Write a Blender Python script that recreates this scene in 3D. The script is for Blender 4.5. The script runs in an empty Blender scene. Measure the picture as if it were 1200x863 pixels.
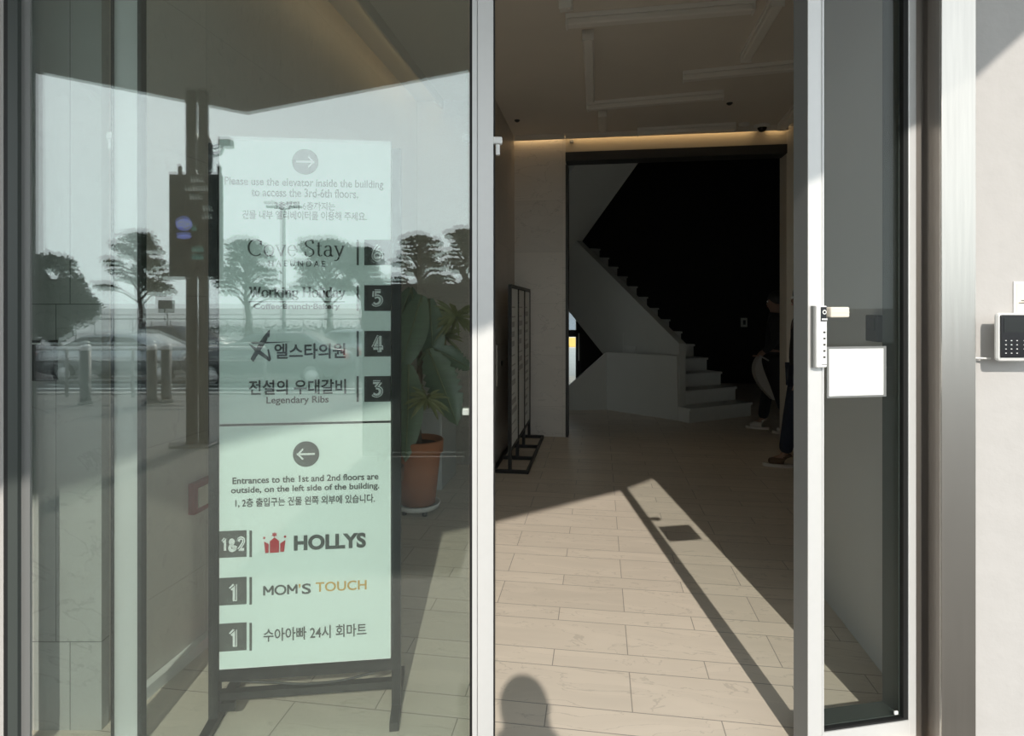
import bpy, bmesh, math, random
from mathutils import Vector, Matrix
random.seed(7)
S = bpy.context.scene
COL = S.collection

# ------------------------------------------------------------------ camera, world, sun, exposure
F, CX, HY = 700.0, 600.0, 361.0          # focal length and horizon of the 1200x863 photograph
cam_d = bpy.data.cameras.new('camera')
cam = bpy.data.objects.new('camera', cam_d); COL.objects.link(cam)
cam.location = (0, 0, 1.5); cam.rotation_euler = (math.pi/2, 0, 0)
cam_d.sensor_width = 36.0; cam_d.lens = F/1200*36
cam_d.shift_y = -(431.5-HY)/1200
cam_d.clip_start = 0.02; cam_d.clip_end = 3000
S.camera = cam

SUN_E, SKY = 3.75, 2.05
TEL, TAZ = .657, -.028                    # tan of sun elevation, sideways drift per metre
sun_d = bpy.data.lights.new('sun', 'SUN'); sun_d.energy = SUN_E; sun_d.angle = math.radians(.55); sun_d.color = (1, .93, .84)
sun = bpy.data.objects.new('sun', sun_d); COL.objects.link(sun); sun.location = (0, -8, 12)
sun.rotation_euler = Vector((TAZ, 1, -TEL)).to_track_quat('-Z', 'Y').to_euler()

w = bpy.data.worlds.new('sky'); S.world = w; w.use_nodes = True
nt = w.node_tree; bg = nt.nodes['Background']
tc = nt.nodes.new('ShaderNodeTexCoord'); sp = nt.nodes.new('ShaderNodeSeparateXYZ'); rp = nt.nodes.new('ShaderNodeValToRGB')
nt.links.new(tc.outputs['Generated'], sp.inputs[0]); nt.links.new(sp.outputs['Z'], rp.inputs[0])
e = rp.color_ramp.elements
e[0].position = 0; e[0].color = (.81, .90, .915, 1); e[1].position = .9; e[1].color = (.42, .50, .58, 1)
x = e.new(.25); x.color = (.84, .90, .92, 1)
nt.links.new(rp.outputs[0], bg.inputs[0]); bg.inputs[1].default_value = SKY

S.view_settings.view_transform = 'Standard'; S.view_settings.look = 'None'
S.view_settings.gamma = 1; S.view_settings.use_curve_mapping = False
S.view_settings.exposure = 0.0
S.cycles.use_denoising = True
S.cycles.max_bounces = 10; S.cycles.diffuse_bounces = 5; S.cycles.glossy_bounces = 5
S.cycles.transparent_max_bounces = 32; S.cycles.sample_clamp_indirect = 6

TH = math.atan(102/F); CS, SN = math.cos(TH), math.sin(TH)    # the lobby stands turned 8.3 deg to the glass front
H_CEIL = 3.5
def G(u, v): return (u*CS + v*SN, -u*SN + v*CS)               # lobby plan -> world plan
def at(px, py, Y): return ((px-CX)/F*Y, Y, 1.5-(py-HY)/F*Y)   # a point seen at px, py standing at depth Y
def fx(px, Y): return (px-CX)/F*Y
def flo(px, py):                                              # a point on the floor
    Y = F*1.5/(py-HY); return (fx(px, Y), Y)
def mir(px, py, D): return ((px-CX)/F*D, 4-D, 1.5-(py-HY)/F*D)  # a thing mirrored in the left glass, D = length of the path

# ------------------------------------------------------------------ materials
def mat(name, col, rough=.6, metal=0., spec=.5, noise=0., scale=8., bump=0., stretch=None, emit=None, es=0.):
    m = bpy.data.materials.new(name); m.use_nodes = True
    n, l = m.node_tree.nodes, m.node_tree.links
    b = n['Principled BSDF']
    b.inputs['Base Color'].default_value = (*col, 1); b.inputs['Roughness'].default_value = rough
    b.inputs['Metallic'].default_value = metal; b.inputs['Specular IOR Level'].default_value = spec
    if emit: b.inputs['Emission Color'].default_value = (*emit, 1); b.inputs['Emission Strength'].default_value = es
    if noise or bump:
        t = n.new('ShaderNodeTexCoord'); mp = n.new('ShaderNodeMapping'); nz = n.new('ShaderNodeTexNoise')
        nz.inputs['Scale'].default_value = scale; nz.inputs['Detail'].default_value = 6
        if stretch: mp.inputs['Scale'].default_value = stretch
        l.new(t.outputs['Object'], mp.inputs[0]); l.new(mp.outputs[0], nz.inputs['Vector'])
        if noise:
            mx = n.new('ShaderNodeMix'); mx.data_type = 'RGBA'
            mx.inputs['A'].default_value = (*[c*(1-noise) for c in col], 1)
            mx.inputs['B'].default_value = (*[min(1, c*(1+noise)) for c in col], 1)
            l.new(nz.outputs['Fac'], mx.inputs['Factor']); l.new(mx.outputs['Result'], b.inputs['Base Color'])
        if bump:
            bp = n.new('ShaderNodeBump'); bp.inputs['Strength'].default_value = bump; bp.inputs['Distance'].default_value = .01
            l.new(nz.outputs['Fac'], bp.inputs['Height']); l.new(bp.outputs[0], b.inputs['Normal'])
    return m

def glass(name, tint, r):
    m = bpy.data.materials.new(name); m.use_nodes = True
    n, l = m.node_tree.nodes, m.node_tree.links; n.clear()
    o = n.new('ShaderNodeOutputMaterial'); mx = n.new('ShaderNodeMixShader')
    t = n.new('ShaderNodeBsdfTransparent'); g = n.new('ShaderNodeBsdfGlossy')
    t.inputs[0].default_value = (*tint, 1); g.inputs['Color'].default_value = (.97, 1, .99, 1); g.inputs['Roughness'].default_value = 0
    fr = n.new('ShaderNodeFresnel'); fr.inputs[0].default_value = 1.45
    ad = n.new('ShaderNodeMath'); ad.operation = 'MULTIPLY_ADD'; ad.inputs[1].default_value = .6; ad.inputs[2].default_value = r; ad.use_clamp = True
    gm = n.new('ShaderNodeNewGeometry'); ff = n.new('ShaderNodeMix'); 
    l.new(fr.outputs[0], ad.inputs[0])
    l.new(gm.outputs['Backfacing'], ff.inputs['Factor']); l.new(ad.outputs[0], ff.inputs['A']); ff.inputs['B'].default_value = r
    l.new(ff.outputs['Result'], mx.inputs[0]); l.new(t.outputs[0], mx.inputs[1]); l.new(g.outputs[0], mx.inputs[2]); l.new(mx.outputs[0], o.inputs[0])
    return m

def tiles(name, col, joint, du, p, wide, v0, o_narrow, o_wide, jw=.004, turn=0., spec=.4, rough=.45, axes='XY', vein=.10):
    """running-bond tiles: rows of two heights, period p along the second axis"""
    m = bpy.data.materials.new(name); m.use_nodes = True
    n, l = m.node_tree.nodes, m.node_tree.links; b = n['Principled BSDF']
    def M(op, a, c=None, d=None):
        q = n.new('ShaderNodeMath'); q.operation = op
        for i, val in enumerate((a, c, d)):
            if val is None: continue
            if isinstance(val, (int, float)): q.inputs[i].default_value = val
            else: l.new(val, q.inputs[i])
        return q.outputs[0]
    t = n.new('ShaderNodeTexCoord'); mp = n.new('ShaderNodeMapping'); mp.inputs['Rotation'].default_value = (0, 0, turn)
    l.new(t.outputs['Object'], mp.inputs[0]); s = n.new('ShaderNodeSeparateXYZ'); l.new(mp.outputs[0], s.inputs[0])
    U, V = s.outputs[axes[0]], s.outputs[axes[1]]
    vv = M('FLOORED_MODULO', M('SUBTRACT', V, v0), p)
    nar = M('LESS_THAN', vv, p-wide)
    off = M('ADD', M('MULTIPLY', nar, o_narrow-o_wide), o_wide)
    uo = M('SUBTRACT', U, off); uu = M('FLOORED_MODULO', uo, du)
    j = M('MAXIMUM', M('MAXIMUM', M('LESS_THAN', vv, jw), M('LESS_THAN', M('ABSOLUTE', M('SUBTRACT', vv, p-wide)), jw/2)), M('LESS_THAN', uu, jw))
    idx = M('ADD', M('MULTIPLY', M('FLOOR', M('DIVIDE', uo, du)), 3.7), M('ADD', M('MULTIPLY', M('FLOOR', M('DIVIDE', M('SUBTRACT', V, v0), p)), 7.3), M('MULTIPLY', nar, 1.9)))
    wn = n.new('ShaderNodeTexWhiteNoise'); wn.noise_dimensions = '1D'; l.new(idx, wn.inputs['W'])
    mp2 = n.new('ShaderNodeMapping'); mp2.inputs['Rotation'].default_value = (.3, .5, .6); mp2.inputs['Scale'].default_value = (1.2, 5, 2.5)
    l.new(mp.outputs[0], mp2.inputs[0])
    nz = n.new('ShaderNodeTexNoise'); nz.inputs['Scale'].default_value = 2.2; nz.inputs['Detail'].default_value = 8; nz.inputs['Distortion'].default_value = .8
    l.new(mp2.outputs[0], nz.inputs['Vector'])
    k = M('ADD', M('MULTIPLY', M('SUBTRACT', nz.outputs['Fac'], .5), vein*2.4), M('MULTIPLY', M('SUBTRACT', wn.outputs['Value'], .5), .09))
    vn = M('MULTIPLY', M('LESS_THAN', M('ABSOLUTE', M('SUBTRACT', nz.outputs['Fac'], .53)), .006), -.16)
    k = M('ADD', M('ADD', k, vn), 1.0)
    vm = n.new('ShaderNodeVectorMath'); vm.operation = 'SCALE'; vm.inputs[0].default_value = col; l.new(k, vm.inputs['Scale'])
    mx = n.new('ShaderNodeMix'); mx.data_type = 'RGBA'
    l.new(j, mx.inputs['Factor']); l.new(vm.outputs[0], mx.inputs['A']); mx.inputs['B'].default_value = (*joint, 1)
    l.new(mx.outputs['Result'], b.inputs['Base Color'])
    b.inputs['Roughness'].default_value = rough; b.inputs['Specular IOR Level'].default_value = spec
    return m

M_floor = tiles('lobby floor tile', (.68, .60, .50), (.32, .28, .24), .634, .37, .245, 2.13, -.196, .121, turn=TH)
M_plaza = tiles('plaza paver', (.135, .127, .116), (.16, .16, .15), .9, .6, .3, 0, .45, 0, jw=.008, rough=.7)
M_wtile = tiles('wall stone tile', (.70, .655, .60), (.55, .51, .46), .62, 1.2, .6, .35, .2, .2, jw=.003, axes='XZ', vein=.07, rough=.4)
M_endst = tiles('shade toned end stone', (.40, .40, .38), (.12, .12, .12), .80, 2.4, 1.2, .313, -.02, .03, jw=.003, axes='XZ', vein=.08, rough=.5)  # tile colour lowered because this wall end lies out of the sun
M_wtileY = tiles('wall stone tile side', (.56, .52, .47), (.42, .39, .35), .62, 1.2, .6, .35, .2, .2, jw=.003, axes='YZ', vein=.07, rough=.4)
M_ceil = mat('ceiling paint', (.74, .69, .62), .8, noise=.04, scale=3)
M_white = mat('white painted wall', (.50, .50, .485), .7, noise=.05, scale=4)
M_plaster = mat('rough facade plaster', (.46, .445, .43), .85, noise=.05, scale=14, bump=.35)
M_canopy = mat('canopy soffit panel', (.33, .32, .29), .8, noise=.04, scale=2)
M_fascia = mat('canopy fascia metal', (.45, .46, .46), .5)
M_alu = mat('satin aluminium', (.68, .68, .67), .42, metal=.25, noise=.03, scale=30)
M_aluside = mat('grey anodised edge', (.22, .225, .22), .5, metal=.3)
M_bead = mat('dark green grey bead', (.055, .065, .06), .45)
M_gasket = mat('black gasket', (.008, .008, .008), .6)
M_steel = mat('brushed stainless', (.56, .53, .49), .27, metal=1, noise=.10, scale=9, stretch=(9, 9, .35))
M_steel2 = mat('dull brown steel', (.36, .33, .30), .38, metal=.9, noise=.08, scale=9, stretch=(9, 9, .4))
M_glass = glass('coated shopfront glass', (.962, .984, .974), .09)
M_dglass = glass('door glass', (.90, .92, .91), .012)
M_black = mat('black powder coated metal', (.012, .012, .012), .45)
M_dark = mat('dark grey metal', (.045, .045, .043), .5)
M_void = mat('brown stone darkened as unlit', (.010, .009, .009), .75, noise=.3, scale=5, stretch=(3, 3, .6))  # near-black colour supplies the darkness of the unlit stairwell
M_stone = mat('pale stair stone', (.58, .58, .535), .6, noise=.06, scale=12)
M_stairw = mat('pale stair wall', (.52, .52, .475), .65, noise=.04, scale=5)
M_lampw = mat('white lamp body', (.86, .84, .80), .5)
M_lens = mat('unlit lamp diffuser', (.84, .81, .76), .4)
M_paper = mat('white paper', (.86, .88, .86), .7)
M_print = mat('pale printed sheet', (.80, .90, .86), .5)
M_ink = mat('charcoal ink', (.05, .05, .048), .6)
M_ink2 = mat('dark grey ink', (.10, .10, .095), .6)
M_pgrey = mat('pale grey print', (.5, .5, .49), .6)
M_red = mat('red ink', (.50, .05, .06), .6)
M_gold = mat('ochre ink', (.62, .38, .10), .6)
M_plastic = mat('white plastic', (.80, .80, .78), .35)
M_key = mat('black glossy plastic', (.012, .012, .014), .12)
M_terra = mat('terracotta', (.42, .17, .085), .8, noise=.12, scale=7)
M_terra2 = mat('brown terracotta', (.16, .09, .06), .8, noise=.12, scale=7)
M_soil = mat('potting soil', (.05, .035, .025), .95, noise=.4, scale=60, bump=1)
M_leaf = mat('dark green leaf', (.15, .21, .14), .3, noise=.3, scale=5, stretch=(1, 1, 14))
M_leaf2 = mat('yellow green leaf', (.26, .28, .13), .5, noise=.3, scale=20)
M_stem = mat('woody stem', (.14, .10, .065), .9, noise=.3, scale=30, bump=.5)
M_tree = mat('pine foliage', (.035, .055, .03), .9, noise=.3, scale=3)
M_bark = mat('tree bark', (.07, .05, .04), .95, noise=.3, scale=12, bump=.6)
M_carw = mat('silver car paint', (.46, .48, .48), .22, metal=.5, noise=.02)
M_card = mat('dark car paint', (.10, .10, .105), .22, metal=.4, noise=.02)
M_carg = mat('car window glass', (.02, .022, .022), .06)
M_rub = mat('tyre rubber', (.018, .018, .018), .85)
M_lampglow = mat('car lamp glass', (.8, .78, .72), .1)
M_road = mat('asphalt', (.075, .075, .074), .9, noise=.2, scale=2)
M_paint = mat('white road paint', (.7, .7, .68), .8)
M_sea = mat('hazy sea and sand', (.32, .335, .33), .6, noise=.08, scale=.05)
M_kerb = mat('granite kerb', (.28, .28, .27), .8, noise=.1, scale=20)
M_redobj = mat('red enamel', (.55, .03, .03), .35)
M_cream = mat('cream card', (.74, .68, .58), .7)
M_skin = mat('skin', (.24, .14, .10), .55)
M_cloth = mat('black jacket cloth', (.012, .012, .014), .9, noise=.3, scale=40)
M_jean = mat('dark blue denim', (.018, .024, .04), .9, noise=.3, scale=60)
M_shoe = mat('brown suede', (.10, .06, .035), .85)
M_sole = mat('off white rubber sole', (.55, .50, .44), .7)
M_hair = mat('black hair', (.008, .007, .007), .5)
M_bag = mat('pale canvas', (.30, .29, .27), .85)
M_cove = mat('warm cove lamp', (.5, .42, .3), .5, emit=(1, .70, .36), es=2.4)
M_cove2 = mat('cream cove lining', (.60, .54, .44), .7)
M_sgreen = mat('screen green text', (.05, .2, .18), .5, emit=(.25, .75, .65), es=.35)
M_sblue = mat('screen blue glow', (.08, .1, .4), .5, emit=(.25, .32, 1), es=.9)
M_swhite = mat('screen white text', (.4, .4, .4), .5, emit=(.8, .9, .85), es=.35)
M_bldg = mat('sunlit far building', (.62, .60, .55), .8, noise=.1, scale=2)
M_yel = mat('yellow shop awning', (.75, .5, .15), .7)
M_blue = mat('blue grey shutter', (.16, .20, .25), .6)
M_scr = mat('black tinted screen', (.016, .018, .018), .10)

# ------------------------------------------------------------------ mesh helpers
class MB:
    def __init__(s): s.v, s.f, s.sm = [], [], []
    def add(s, vs, fs, smooth=False):
        o = len(s.v); s.v += [tuple(p) for p in vs]; s.f += [tuple(i+o for i in f) for f in fs]; s.sm += [smooth]*len(fs); return s
    def box(s, x0, x1, y0, y1, z0, z1, M=None, bev=0):
        x0, x1 = min(x0, x1), max(x0, x1); y0, y1 = min(y0, y1), max(y0, y1); z0, z1 = min(z0, z1), max(z0, z1)
        if bev:
            b = bmesh.new(); bmesh.ops.create_cube(b, size=1)
            for q in b.verts: q.co = Vector(((x0+x1)/2+q.co.x*(x1-x0), (y0+y1)/2+q.co.y*(y1-y0), (z0+z1)/2+q.co.z*(z1-z0)))
            bmesh.ops.bevel(b, geom=b.edges[:], offset=bev, segments=2, affect='EDGES', profile=.5)
            return s.bm(b, M)
        vs = [Vector((x, y, z)) for z in (z0, z1) for y in (y0, y1) for x in (x0, x1)]
        if M: vs = [M @ q for q in vs]
        return s.add(vs, [(0, 2, 3, 1), (4, 5, 7, 6), (0, 1, 5, 4), (2, 6, 7, 3), (0, 4, 6, 2), (1, 3, 7, 5)])
    def bm(s, b, M=None, smooth=False):
        b.verts.index_update()
        s.add([(M @ q.co) if M else q.co.copy() for q in b.verts], [[q.index for q in f.verts] for f in b.faces], smooth); b.free(); return s
    def prism(s, pts, axis, a, b, M=None):
        """polygon pts (2-D) pushed along axis from a to b; axis 'z': pts are x,y ; 'y': x,z ; 'x': y,z"""
        def P(p, c): return Vector((p[0], p[1], c)) if axis == 'z' else Vector((p[0], c, p[1])) if axis == 'y' else Vector((c, p[0], p[1]))
        n = len(pts); vs = [P(p, a) for p in pts] + [P(p, b) for p in pts]
        if M: vs = [M @ q for q in vs]
        return s.add(vs, [tuple(range(n))[::-1], tuple(range(n, 2*n))] + [(i, (i+1) % n, n+(i+1) % n, n+i) for i in range(n)])
    def tube(s, pts, r, n=10, smooth=True, caps=True):
        pts = [Vector(p) for p in pts]; rs = r if isinstance(r, (list, tuple)) else [r]*len(pts)
        o = len(s.v); vs = []; up = None
        for i, p in enumerate(pts):
            d = (pts[min(i+1, len(pts)-1)] - pts[max(i-1, 0)]).normalized()
            if up is None: up = Vector((0, 0, 1)) if abs(d.z) < .9 else Vector((1, 0, 0))
            a = d.cross(up).normalized(); b = a.cross(d).normalized(); up = b
            for k in range(n):
                t = 2*math.pi*k/n; vs.append(p + (a*math.cos(t)+b*math.sin(t))*rs[i])
        fs = [(i*n+k, i*n+(k+1) % n, (i+1)*n+(k+1) % n, (i+1)*n+k) for i in range(len(pts)-1) for k in range(n)]
        s.add(vs, fs, smooth)
        if caps: 
            m = len(pts)*n
            s.f += [tuple(o+k for k in range(n))[::-1], tuple(o+m-n+k for k in range(n))]; s.sm += [False]*2
        return s
    def lathe(s, prof, c=(0, 0, 0), n=28, smooth=True):
        vs = [(c[0]+r*math.cos(2*math.pi*k/n), c[1]+r*math.sin(2*math.pi*k/n), c[2]+z) for r, z in prof for k in range(n)]
        fs = [(i*n+k, i*n+(k+1) % n, (i+1)*n+(k+1) % n, (i+1)*n+k) for i in range(len(prof)-1) for k in range(n)]
        return s.add(vs, fs, smooth)
    def ball(s, c, r, sub=2, sc=(1, 1, 1)):
        b = bmesh.new(); bmesh.ops.create_icosphere(b, subdivisions=sub, radius=r)
        for q in b.verts: q.co = Vector((q.co.x*sc[0]+c[0], q.co.y*sc[1]+c[1], q.co.z*sc[2]+c[2]))
        return s.bm(b, smooth=True)
    def build(s, name, m, parent=None, loc=None, rz=0):
        me = bpy.data.meshes.new(name); me.from_pydata(s.v, [], s.f); me.materials.append(m)
        me.polygons.foreach_set('use_smooth', s.sm); me.update()
        b = bmesh.new(); b.from_mesh(me); bmesh.ops.recalc_face_normals(b, faces=b.faces[:]); b.to_mesh(me); b.free()
        o = bpy.data.objects.new(name, me); COL.objects.link(o)
        if parent: o.parent = parent
        if loc: o.location = loc
        if rz: o.rotation_euler = (0, 0, rz)
        return o
def tag(o, label=None, cat=None, group=None, kind=None):
    for k, val in (('label', label), ('category', cat), ('group', group), ('kind', kind)):
        if val: o[k] = val
    return o
def thing(name, label, cat, loc=(0, 0, 0), rz=0, group=None, kind=None):
    o = bpy.data.objects.new(name, None); COL.objects.link(o); o.location = loc; o.rotation_euler = (0, 0, rz)
    o.empty_display_size = .1
    return tag(o, label, cat, group, kind)
def struct(o, label=None, cat=None): return tag(o, label, cat, None, 'structure')
def copy_thing(o, loc, rz=None, label=None, parent=None):
    c = o.copy(); COL.objects.link(c)
    if parent: c.parent = parent
    else:
        c.location = loc
        if rz is not None: c.rotation_euler = (0, 0, rz)
        if label: c['label'] = label
    for ch in [q for q in bpy.data.objects if q.parent == o]: copy_thing(ch, None, parent=c)
    return c
def GB(name, m, boxes, parent=None):     # boxes given in the lobby's own plan
    b = MB()
    for q in boxes: b.box(*q)
    return b.build(name, m, parent, rz=-TH)

# ------------------------------------------------------------------ setting: ground, lobby shell
def poly(*uv): return [G(*p) for p in uv]
fl = MB().prism([(-1.9, 2.0), (3.2, 2.0)] + poly((3.2, 7.05), (4.9, 9.0), (4.9, 13.2), (-2.3, 13.2), (-2.3, 7.2)), 'z', -.12, 0).build('floor', M_floor)
struct(fl, 'pale stone tile lobby floor crossed by a shaft of sunlight', 'floor')
pl = MB().box(-16, 14, -6.3, 2.0, -.3, 0).build('floor_outside', M_plaza); struct(pl, 'paved plaza in front of the glass entrance', 'floor')
kb = MB().box(-30, 24, -6.5, -6.3, -.8, .03).build('trim_1', M_kerb); struct(kb, 'granite kerb along the plaza edge', 'kerb')
rd = MB().box(-60, 60, -22, -6.5, -1.0, -.7).build('road', M_road); struct(rd, 'asphalt road beyond the plaza', 'road')
for k, (y0, y1) in enumerate(((-9.2, -9.05), (-12.3, -12.15))):
    struct(MB().box(-60, 60, y0, y1, -.7, -.695).build('road_line', M_paint), 'white line painted on the road, ' + ('nearer the kerb' if k == 0 else 'farther from the kerb'), 'road marking')
struct(MB().box(-1200, 1200, -2400, -22, -1.5, -.58).build('sea_front', M_sea), 'pale hazy seafront beyond the road', 'ground')

ce = MB().prism([(-1.9, 2.06), (3.2, 2.06)] + poly((3.2, 7.05), (-1.9, 7.05)), 'z', H_CEIL, H_CEIL+.25).build('ceiling', M_ceil); struct(ce, 'grey painted lobby ceiling', 'ceiling')
VB = 6.95
# left wall runs along the lobby; its end stands right behind the glass
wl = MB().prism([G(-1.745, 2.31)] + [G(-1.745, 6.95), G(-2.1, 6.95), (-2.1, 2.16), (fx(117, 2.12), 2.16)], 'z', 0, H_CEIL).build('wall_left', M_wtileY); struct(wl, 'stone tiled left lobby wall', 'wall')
struct(MB().box(-2.1, fx(119, 2.12), 2.12, 2.16, 0, H_CEIL).build('trim_6', M_endst), 'stone wall end, toned darker for shade, behind the leftmost glass', 'wall')
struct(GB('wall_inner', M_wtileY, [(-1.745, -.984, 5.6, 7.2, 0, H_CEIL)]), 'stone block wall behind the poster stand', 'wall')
wb = GB('wall_back', M_wtile, [(-.984, -.384, VB, VB+.25, 0, H_CEIL)]); struct(wb, 'stone tiled back wall left of the stair opening', 'wall')
struct(GB('wall_back_right', M_cream, [(2.044, 3.2, VB, VB+.25, 0, H_CEIL)]), 'back wall right of the stair opening', 'wall')
struct(GB('wall_back_top', M_cove2, [(-.384, 2.044, VB, VB+.25, 3.30, H_CEIL)]), 'wall strip above the stair opening', 'wall')
struct(GB('wall_right', M_white, [(1.15, 2.9, 2.36, 3.3, 0, H_CEIL), (2.4, 2.9, 3.3, VB, 0, H_CEIL)]), 'plain lobby wall behind the right hand door', 'wall')
tr = GB('trim_2', M_dark, [(-.384, 2.044, VB-.03, VB+.2, 3.20, 3.30)]); struct(tr, 'dark shutter rail across the top of the stair opening', 'rail')
struct(GB('trim_3', M_dark, [(-.384, -.355, VB-.01, VB+.2, 0, 3.16)]), 'dark edge trim down the left of the stair opening', 'trim')
# stairwell shell
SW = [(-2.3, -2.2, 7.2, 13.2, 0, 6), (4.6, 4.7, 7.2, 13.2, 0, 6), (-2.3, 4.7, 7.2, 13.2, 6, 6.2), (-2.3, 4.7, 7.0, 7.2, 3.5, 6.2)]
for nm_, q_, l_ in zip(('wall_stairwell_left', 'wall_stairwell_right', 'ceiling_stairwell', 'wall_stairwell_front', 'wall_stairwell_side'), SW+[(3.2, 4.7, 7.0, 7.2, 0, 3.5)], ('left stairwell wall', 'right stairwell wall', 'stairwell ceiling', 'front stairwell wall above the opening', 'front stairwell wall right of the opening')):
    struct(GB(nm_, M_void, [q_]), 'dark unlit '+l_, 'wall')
YB = 11.9
dl, dr = fx(640, YB), fx(681, YB)
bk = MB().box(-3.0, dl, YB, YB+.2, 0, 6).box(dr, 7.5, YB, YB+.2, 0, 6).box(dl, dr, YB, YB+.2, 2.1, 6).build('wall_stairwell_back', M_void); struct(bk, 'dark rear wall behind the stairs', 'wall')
# rear glass door under the stairs
d2 = thing('door_2', 'dark framed glass rear door glimpsed under the stairs', 'door', kind='structure')
MB().box(dl, dl+.07, YB+.02, YB+.1, 0, 2.1).box(dr-.10, dr, YB+.02, YB+.1, 0, 2.1).box(dl, dr, YB+.02, YB+.1, .92, 1.06).box(dl, dr, YB+.02, YB+.1, 2.0, 2.1).build('frame', M_black, d2)
MB().box(dl+.07, dr-.1, YB+.05, YB+.06, 0, 2.0).build('pane', M_dglass, d2)
MB().tube([(dr-.05, YB-.04, .45), (dr-.05, YB-.04, 1.0)], .014).build('handle', M_alu, d2)
struct(MB().box(-12, 16, 13.2, 40, -.12, -.01).build('street', M_bldg), 'pale street seen through the rear door', 'ground')
sb = thing('street_building', 'sunlit shop building seen through the rear glass door', 'building', (3.4, 34, 0))
MB().box(-6, 6, 0, 6, 0, 7).build('wall', M_bldg, sb)
tag(MB().box(-.5, .5, -.15, .15, 0, .35, bev=.02).build('planter', M_yel, loc=(fx(672, 23.2), 23.2, -.01)), 'yellow block on the sunlit street behind the rear door', 'planter')
MB().box(-3, 3, -.6, 0, 1.55, 1.9).build('awning', M_yel, sb)
MB().box(-2.6, 2.6, -.08, 0, 0, 1.5).build('shutter', M_blue, sb)
for k in range(4): MB().box(-4+k*2.2, -2.9+k*2.2, -.06, 0, 3, 4.6).build('window', M_carg, sb)

# ------------------------------------------------------------------ facade and canopy
WX = fx(1137, 2.0)
struct(MB().box(WX-.001, 7, 2.0, 2.3, 0, 6.3).build('wall_facade_right', M_plaster), 'rough white plaster wall with the keypad', 'wall')
struct(MB().box(-9, fx(4, 2.0), 2.0, 2.3, 0, 6.3).build('wall_facade_left', M_plaster), 'plaster wall at the left edge of the glass', 'wall')
struct(MB().box(fx(4, 2.0), WX, 2.0, 2.3, H_CEIL, 6.3).build('wall_facade_top', M_plaster), 'plaster wall above the glass entrance', 'wall')
HC = 3.85
edge = [(-7, 2.14), (-4.81, 3.96), (-3.22, 5.28), (-.425, 3.96), (.007, 3.72), (1.083, 2.95), (1.61, 2.42), (1.775, 2.18), (2.6, 1.0), (3.2, .1)]
cpts = [(-7, 2.0)] + [(a, 2-s) for a, s in edge] + [(3.2, 2.0)]
cn = MB().prism(cpts, 'z', HC, HC+.35).build('canopy', M_canopy); struct(cn, 'folded entrance canopy with a dull grey soffit', 'canopy')

W1 = thing('window_1', 'large fixed glass panes left of the door', 'window', kind='structure')
XL, XR = fx(34.5, 2.0), fx(552, 2.0)
def pane(name, x0, x1, y, t, tilt, yaw, m, par, z0=.008, z1=3.5):
    cx, cz = (x0+x1)/2, (z0+z1)/2
    o = MB().box(x0-cx, x1-cx, -t/2, t/2, z0-cz, z1-cz).build(name, m, par)
    o.location = (cx, y, cz); o.rotation_euler = (tilt, 0, yaw); return o
pane('pane', XL, XR, 2.0, .006, 0, 0, M_glass, W1)
pane('pane', XL, XR-.01, 2.018, .006, math.radians(.22), math.radians(.12), M_glass, W1)
MB().box(fx(4.5, 1.97), fx(9, 1.97), 1.97, 1.994, 0, 3.5).build('gasket', M_gasket, W1)
MB().box(fx(9, 1.97), fx(20.5, 1.97), 1.97, 1.994, 0, 3.5).build('jamb', M_bead, W1)
MB().box(fx(20.5, 1.985), fx(35, 1.985), 1.985, 1.994, 0, 3.5).build('jamb', M_aluside, W1)
MB().box(fx(134, 2.05), fx(158, 2.05), 2.05, 2.075, 0, 3.5).box(fx(159, 2.05), fx(163, 2.05), 2.045, 2.075, 0, 3.5).build('mullion', M_alu, W1)
MB().box(fx(132, 2.05), fx(134, 2.05), 2.04, 2.07, 0, 3.5).box(fx(163, 2.05), fx(167.5, 2.05), 2.04, 2.07, 0, 3.5).build('gasket', M_gasket, W1)
MB().box(XL, XR, 1.985, 2.03, -.0, .008).build('sill', M_alu, W1)

P1 = thing('trim_4', 'silver door post between the fixed glass and the open doorway', 'door post', kind='structure')
MB().box(fx(553.5, 1.97), fx(559, 1.97), 1.965, 2.06, 0, 3.5).box(fx(559.6, 1.97), fx(578, 1.97), 1.97, 2.06, 0, 3.5).build('post', M_alu, P1)
MB().box(fx(550.5, 1.98), fx(553.5, 1.98), 1.975, 2.06, 0, 3.5).build('gasket', M_gasket, P1)
MB().box(fx(578, 1.98), fx(579.5, 1.98), 1.985, 2.06, 0, 3.5).build('gasket', M_gasket, P1)
MB().box(XR, fx(1064, 2.0), 1.98, 2.1, 2.78, 3.5).build('header', M_alu, P1)

# right hand leaf, turned a few degrees towards the plaza
LH = Vector((1.395, 2.06, 0)); LF = Vector((fx(947, 1.985), 1.985, 0))
LW = (LF-LH).length; LA = math.atan2(LH.y-LF.y, LH.x-LF.x)
D1 = thing('door_1', 'glass door leaf with keypad lock on its silver stile', 'door', (LF.x, LF.y, 0), LA, kind='structure')
lt = .075
sw = .057
MB().box(0, sw-.006, 0, .004, .0, 2.75).box(sw-.006, sw, -.003, .004, 0, 2.75).build('stile', M_alu, D1)
MB().box(.0, .030, .004, lt, 0, 2.75).box(.030, sw-.004, .004, .05, 0, 2.75).build('stile_edge', M_aluside, D1)
MB().box(LW-.030, LW, 0, .06, 0, 2.75, bev=.003).build('stile', M_alu, D1)
MB().box(sw, LW-.030, .0, .06, 0.005, .080).build('bottom_rail', M_alu, D1)
MB().box(sw, LW-.030, 0, .06, 2.68, 2.75).build('top_rail', M_alu, D1)
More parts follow.
